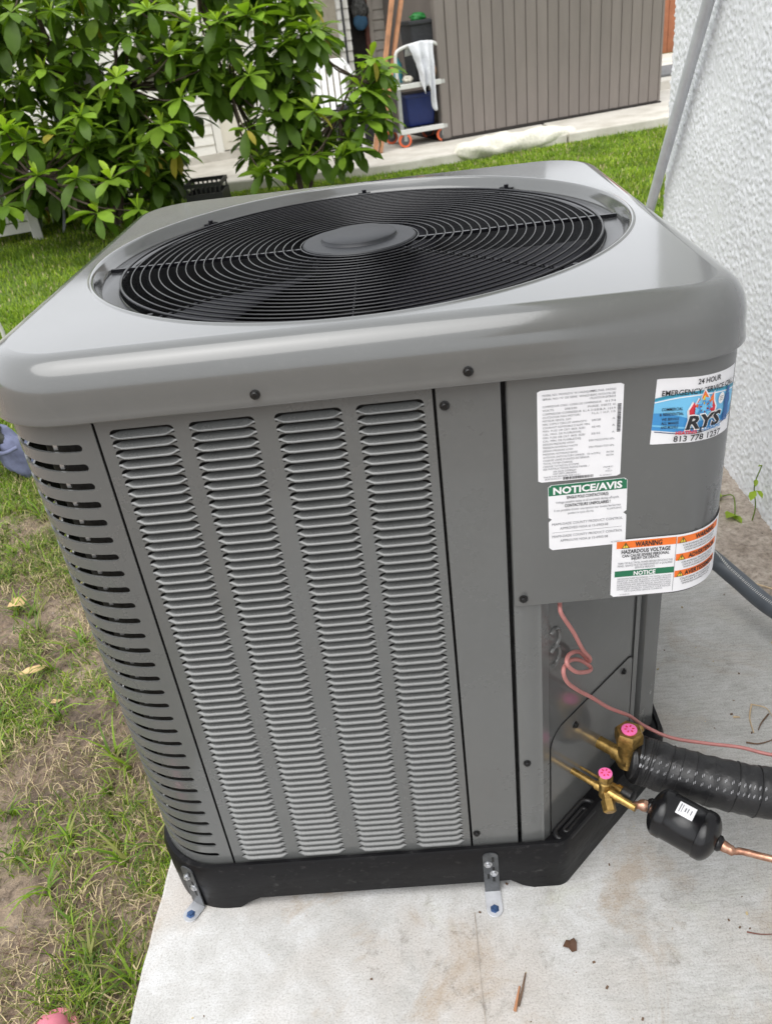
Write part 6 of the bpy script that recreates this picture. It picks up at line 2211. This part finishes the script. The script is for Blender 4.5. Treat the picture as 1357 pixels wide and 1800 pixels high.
def shrub(name, label, base, front, ctrl, fill, seed, stems):
    rnd = random.Random(seed)
    root = thing(name, base, label, 'shrub')
    leaves = []
    tips = []
    for px, py, Y, kind in front:
        c = at(px, py, Y)
        tips.append(c)
        leaves += rosette(c, {'b': BRIGHT, 'p': PLAIN, 'd': DARK}[kind], rnd, 1.0)
    n_front = min(300, len(leaves))
    rest = leaves[300:]
    for (x0, x1, y0, y1, z0, z1, cnt, holes_) in fill:
        for i in range(cnt):
            for _ in range(12):
                c = Vector((rnd.uniform(x0, x1), rnd.uniform(y0, y1), rnd.uniform(z0, z1)))
                # keep the gaps between the branches open
                if not any((c - h).cross(hd).length < hr for h, hd, hr in holes_):
                    break
            else:
                continue
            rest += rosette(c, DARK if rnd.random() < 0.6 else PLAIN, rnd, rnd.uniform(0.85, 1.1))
            if rnd.random() < 0.5: tips.append(c)
    for kind, vi, m_ in leaves[:300]:
        link('leaf', LEAVES[kind][vi], root, m_)
    # remaining leaves joined
    mats = [M['leaf_dark'], M['leaf_mid'], M['leaf_young'], M['leaf_yellow']]
    mi_of = {'dark': 0, 'mid': 1, 'young': 2, 'old': 3}
    cache = {}
    cos, qs, mis = [], [], []
    off = 0
    for kind, vi, m_ in rest:
        key = (kind, vi)
        if key not in cache:
            me = LEAVES[kind][vi]
            co = np.empty(len(me.vertices) * 3); me.vertices.foreach_get('co', co)
            cache[key] = (np.c_[co.reshape(-1, 3), np.ones(len(me.vertices))], np.array([tuple(p_.vertices) for p_ in me.polygons]))
        co, fq = cache[key]
        cos.append((co @ np.array(m_).T)[:, :3]); qs.append(fq + off); mis.append(np.full(len(fq), mi_of[kind])); off += len(co)
    if cos:
        o_ = link('foliage', np_mesh('foliage', np.concatenate(cos), np.concatenate(qs), mats, np.concatenate(mis)), root)
        o_['kind'] = 'stuff'
    # stems
    mb = MB()
    for st in stems:
        pts = spline([Vector(p) for p in st[0]], 6)
        mb.tube(pts, [st[1] * (1 - 0.55 * i / (len(pts) - 1)) for i in range(len(pts))], 8)
    mb.build('trunk', M['bark'], root, smooth=60)
    mb = MB()
    forks = [Vector(st[0][-1]) for st in stems] + [Vector(st[0][len(st[0]) // 2]) for st in stems]
    for tp in tips:
        f_ = min(forks, key=lambda q2: (q2 - tp).length)
        mid = f_ * 0.45 + tp * 0.55 + Vector((rnd.uniform(-.05, .05), rnd.uniform(-.05, .05), -0.06))
        mb.tube(spline([f_, mid, tp - Vector((0, 0, 0.02))], 4), [0.011, 0.010, 0.009, 0.008, 0.007, 0.006, 0.0055, 0.005, 0.0045], 5)
    mb.build('branch', M['bark'], root, smooth=60)
    return root

def hole(px, py, r_):
    p = at(px, py, 6.0)
    return (p, (p - Vector(CAM_C)).normalized(), r_)
holes_l = [hole(185, 75, 0.12), hole(100, 45, 0.07), hole(20, 105, 0.09), hole(372, 215, 0.15), hole(355, 265, 0.10), hole(265, 155, 0.09), hole(60, 185, 0.09), hole(105, 190, 0.08), hole(290, 420, 0.12), hole(200, 420, 0.14)]
left_front = [(78, 120, 5.6, 'p'), (143, 85, 5.7, 'd'), (260, 14, 5.5, 'b'), (205, 135, 5.3, 'b'), (298, 93, 5.5, 'b'), (143, 200, 5.2, 'p'), (285, 218, 5.4, 'p'), (50, 58, 5.8, 'd'), (45, 245, 5.2, 'b'), (66, 306, 5.1, 'p'), (135, 310, 5.0, 'p'), (195, 313, 5.0, 'b'), (148, 255, 5.3, 'b'), (243, 366, 5.0, 'p'), (10, 228, 5.2, 'b'), (172, 372, 4.9, 'p'), (6, 360, 5.1, 'd'), (310, 262, 5.5, 'p'), (240, 290, 5.3, 'd'), (110, 160, 5.6, 'd'), (318, 170, 5.6, 'p'), (20, 20, 5.6, 'd'), (225, 60, 5.7, 'd'), (338, 38, 5.8, 'b'), (352, 118, 5.9, 'p')]
fill_l = [(-3.4, -1.55, 5.6, 7.0, 0.42, 1.80, 215, holes_l), (-3.3, -1.7, 5.3, 6.3, 0.36, 0.95, 80, holes_l), (-3.4, -1.75, 6.3, 7.0, 0.08, 0.45, 60, []), (-1.75, -1.35, 5.9, 6.8, 0.95, 1.75, 26, holes_l)]
stems_l = [([(-2.35, 6.35, GZ), (-2.30, 6.3, 0.5), (-2.38, 6.2, 1.1), (-2.5, 6.15, 1.9)], 0.035),
           ([(-2.32, 6.38, GZ), (-2.12, 6.3, 0.5), (-1.98, 6.2, 1.0), (-1.85, 6.2, 1.8)], 0.026),
           ([(-2.40, 6.38, GZ), (-2.62, 6.2, 0.45), (-2.85, 6.1, 0.9), (-3.0, 6.1, 1.5)], 0.028),
           ([(-2.38, 6.33, GZ), (-2.5, 5.9, 0.3), (-2.55, 5.5, 0.5)], 0.02)]
shrub('leafy_shrub', 'larger glossy leaved shrub filling the upper left, hanging over the lawn', (-2.35, 6.35, GZ), left_front, None, fill_l, 5, stems_l)
holes_r = [hole(372, 215, 0.16), hole(355, 265, 0.12), hole(580, 140, 0.20), hole(612, 60, 0.12), hole(545, 150, 0.06), hole(475, 185, 0.07), hole(470, 225, 0.06), hole(370, 320, 0.16), hole(640, 50, 0.12), hole(585, 230, 0.08), hole(590, 205, 0.05), hole(480, 245, .05), hole(345, 290, .12)]
right_front = [(433, 22, 5.8, 'b'), (382, 35, 5.7, 'b'), (438, 130, 5.7, 'p'), (478, 98, 6.0, 'd'), (545, 45, 6.0, 'b'), (433, 226, 5.6, 'd'), (552, 192, 5.6, 'b'), (603, 272, 5.9, 'b'), (543, 272, 5.8, 'p'), (460, 302, 5.7, 'b'), (520, 80, 6.1, 'p'), (653, 100, 6.0, 'p'), (495, 285, 5.9, 'd'), (505, 118, 6.0, 'd'), (633, 152, 6.0, 'p'), (625, 193, 6.0, 'b'), (642, 208, 6.0, 'b'), (612, 242, 6.0, 'p'), (480, 155, 6.0, 'd'), (505, 172, 6.0, 'p'), (465, 195, 5.9, 'd'), (500, 210, 6.0, 'd'), (400, 85, 5.8, 'd')]
fill_r = [(-1.25, -0.42, 5.9, 6.9, 0.78, 1.70, 90, holes_r), (-1.15, -0.28, 6.0, 6.8, 0.30, 0.75, 34, holes_r), (-0.30, 0.02, 6.0, 6.5, 0.45, 0.95, 12, holes_r)]
stems_r = [([(-0.75, 6.5, GZ), (-0.78, 6.45, 0.4), (-0.85, 6.4, 0.9), (-0.9, 6.4, 1.7)], 0.026),
           ([(-0.72, 6.5, GZ), (-0.55, 6.4, 0.35), (-0.35, 6.3, 0.6), (-0.2, 6.3, 0.85)], 0.018),
           ([(-0.78, 6.5, GZ), (-1.0, 6.4, 0.45), (-1.15, 6.2, 0.9), (-1.25, 6.2, 1.5)], 0.018)]
shrub('leafy_shrub', 'narrower glossy leaved shrub right of it, before the white plastic chair', (-0.75, 6.5, GZ), right_front, None, fill_r, 9, stems_r)

# ------------------------------------------------------------------ tidy up the lettering sources
for o_ in list(TC.objects):
    cu = o_.data
    bpy.data.objects.remove(o_)
    bpy.data.curves.remove(cu)
scene.collection.children.unlink(TC)
bpy.data.collections.remove(TC)
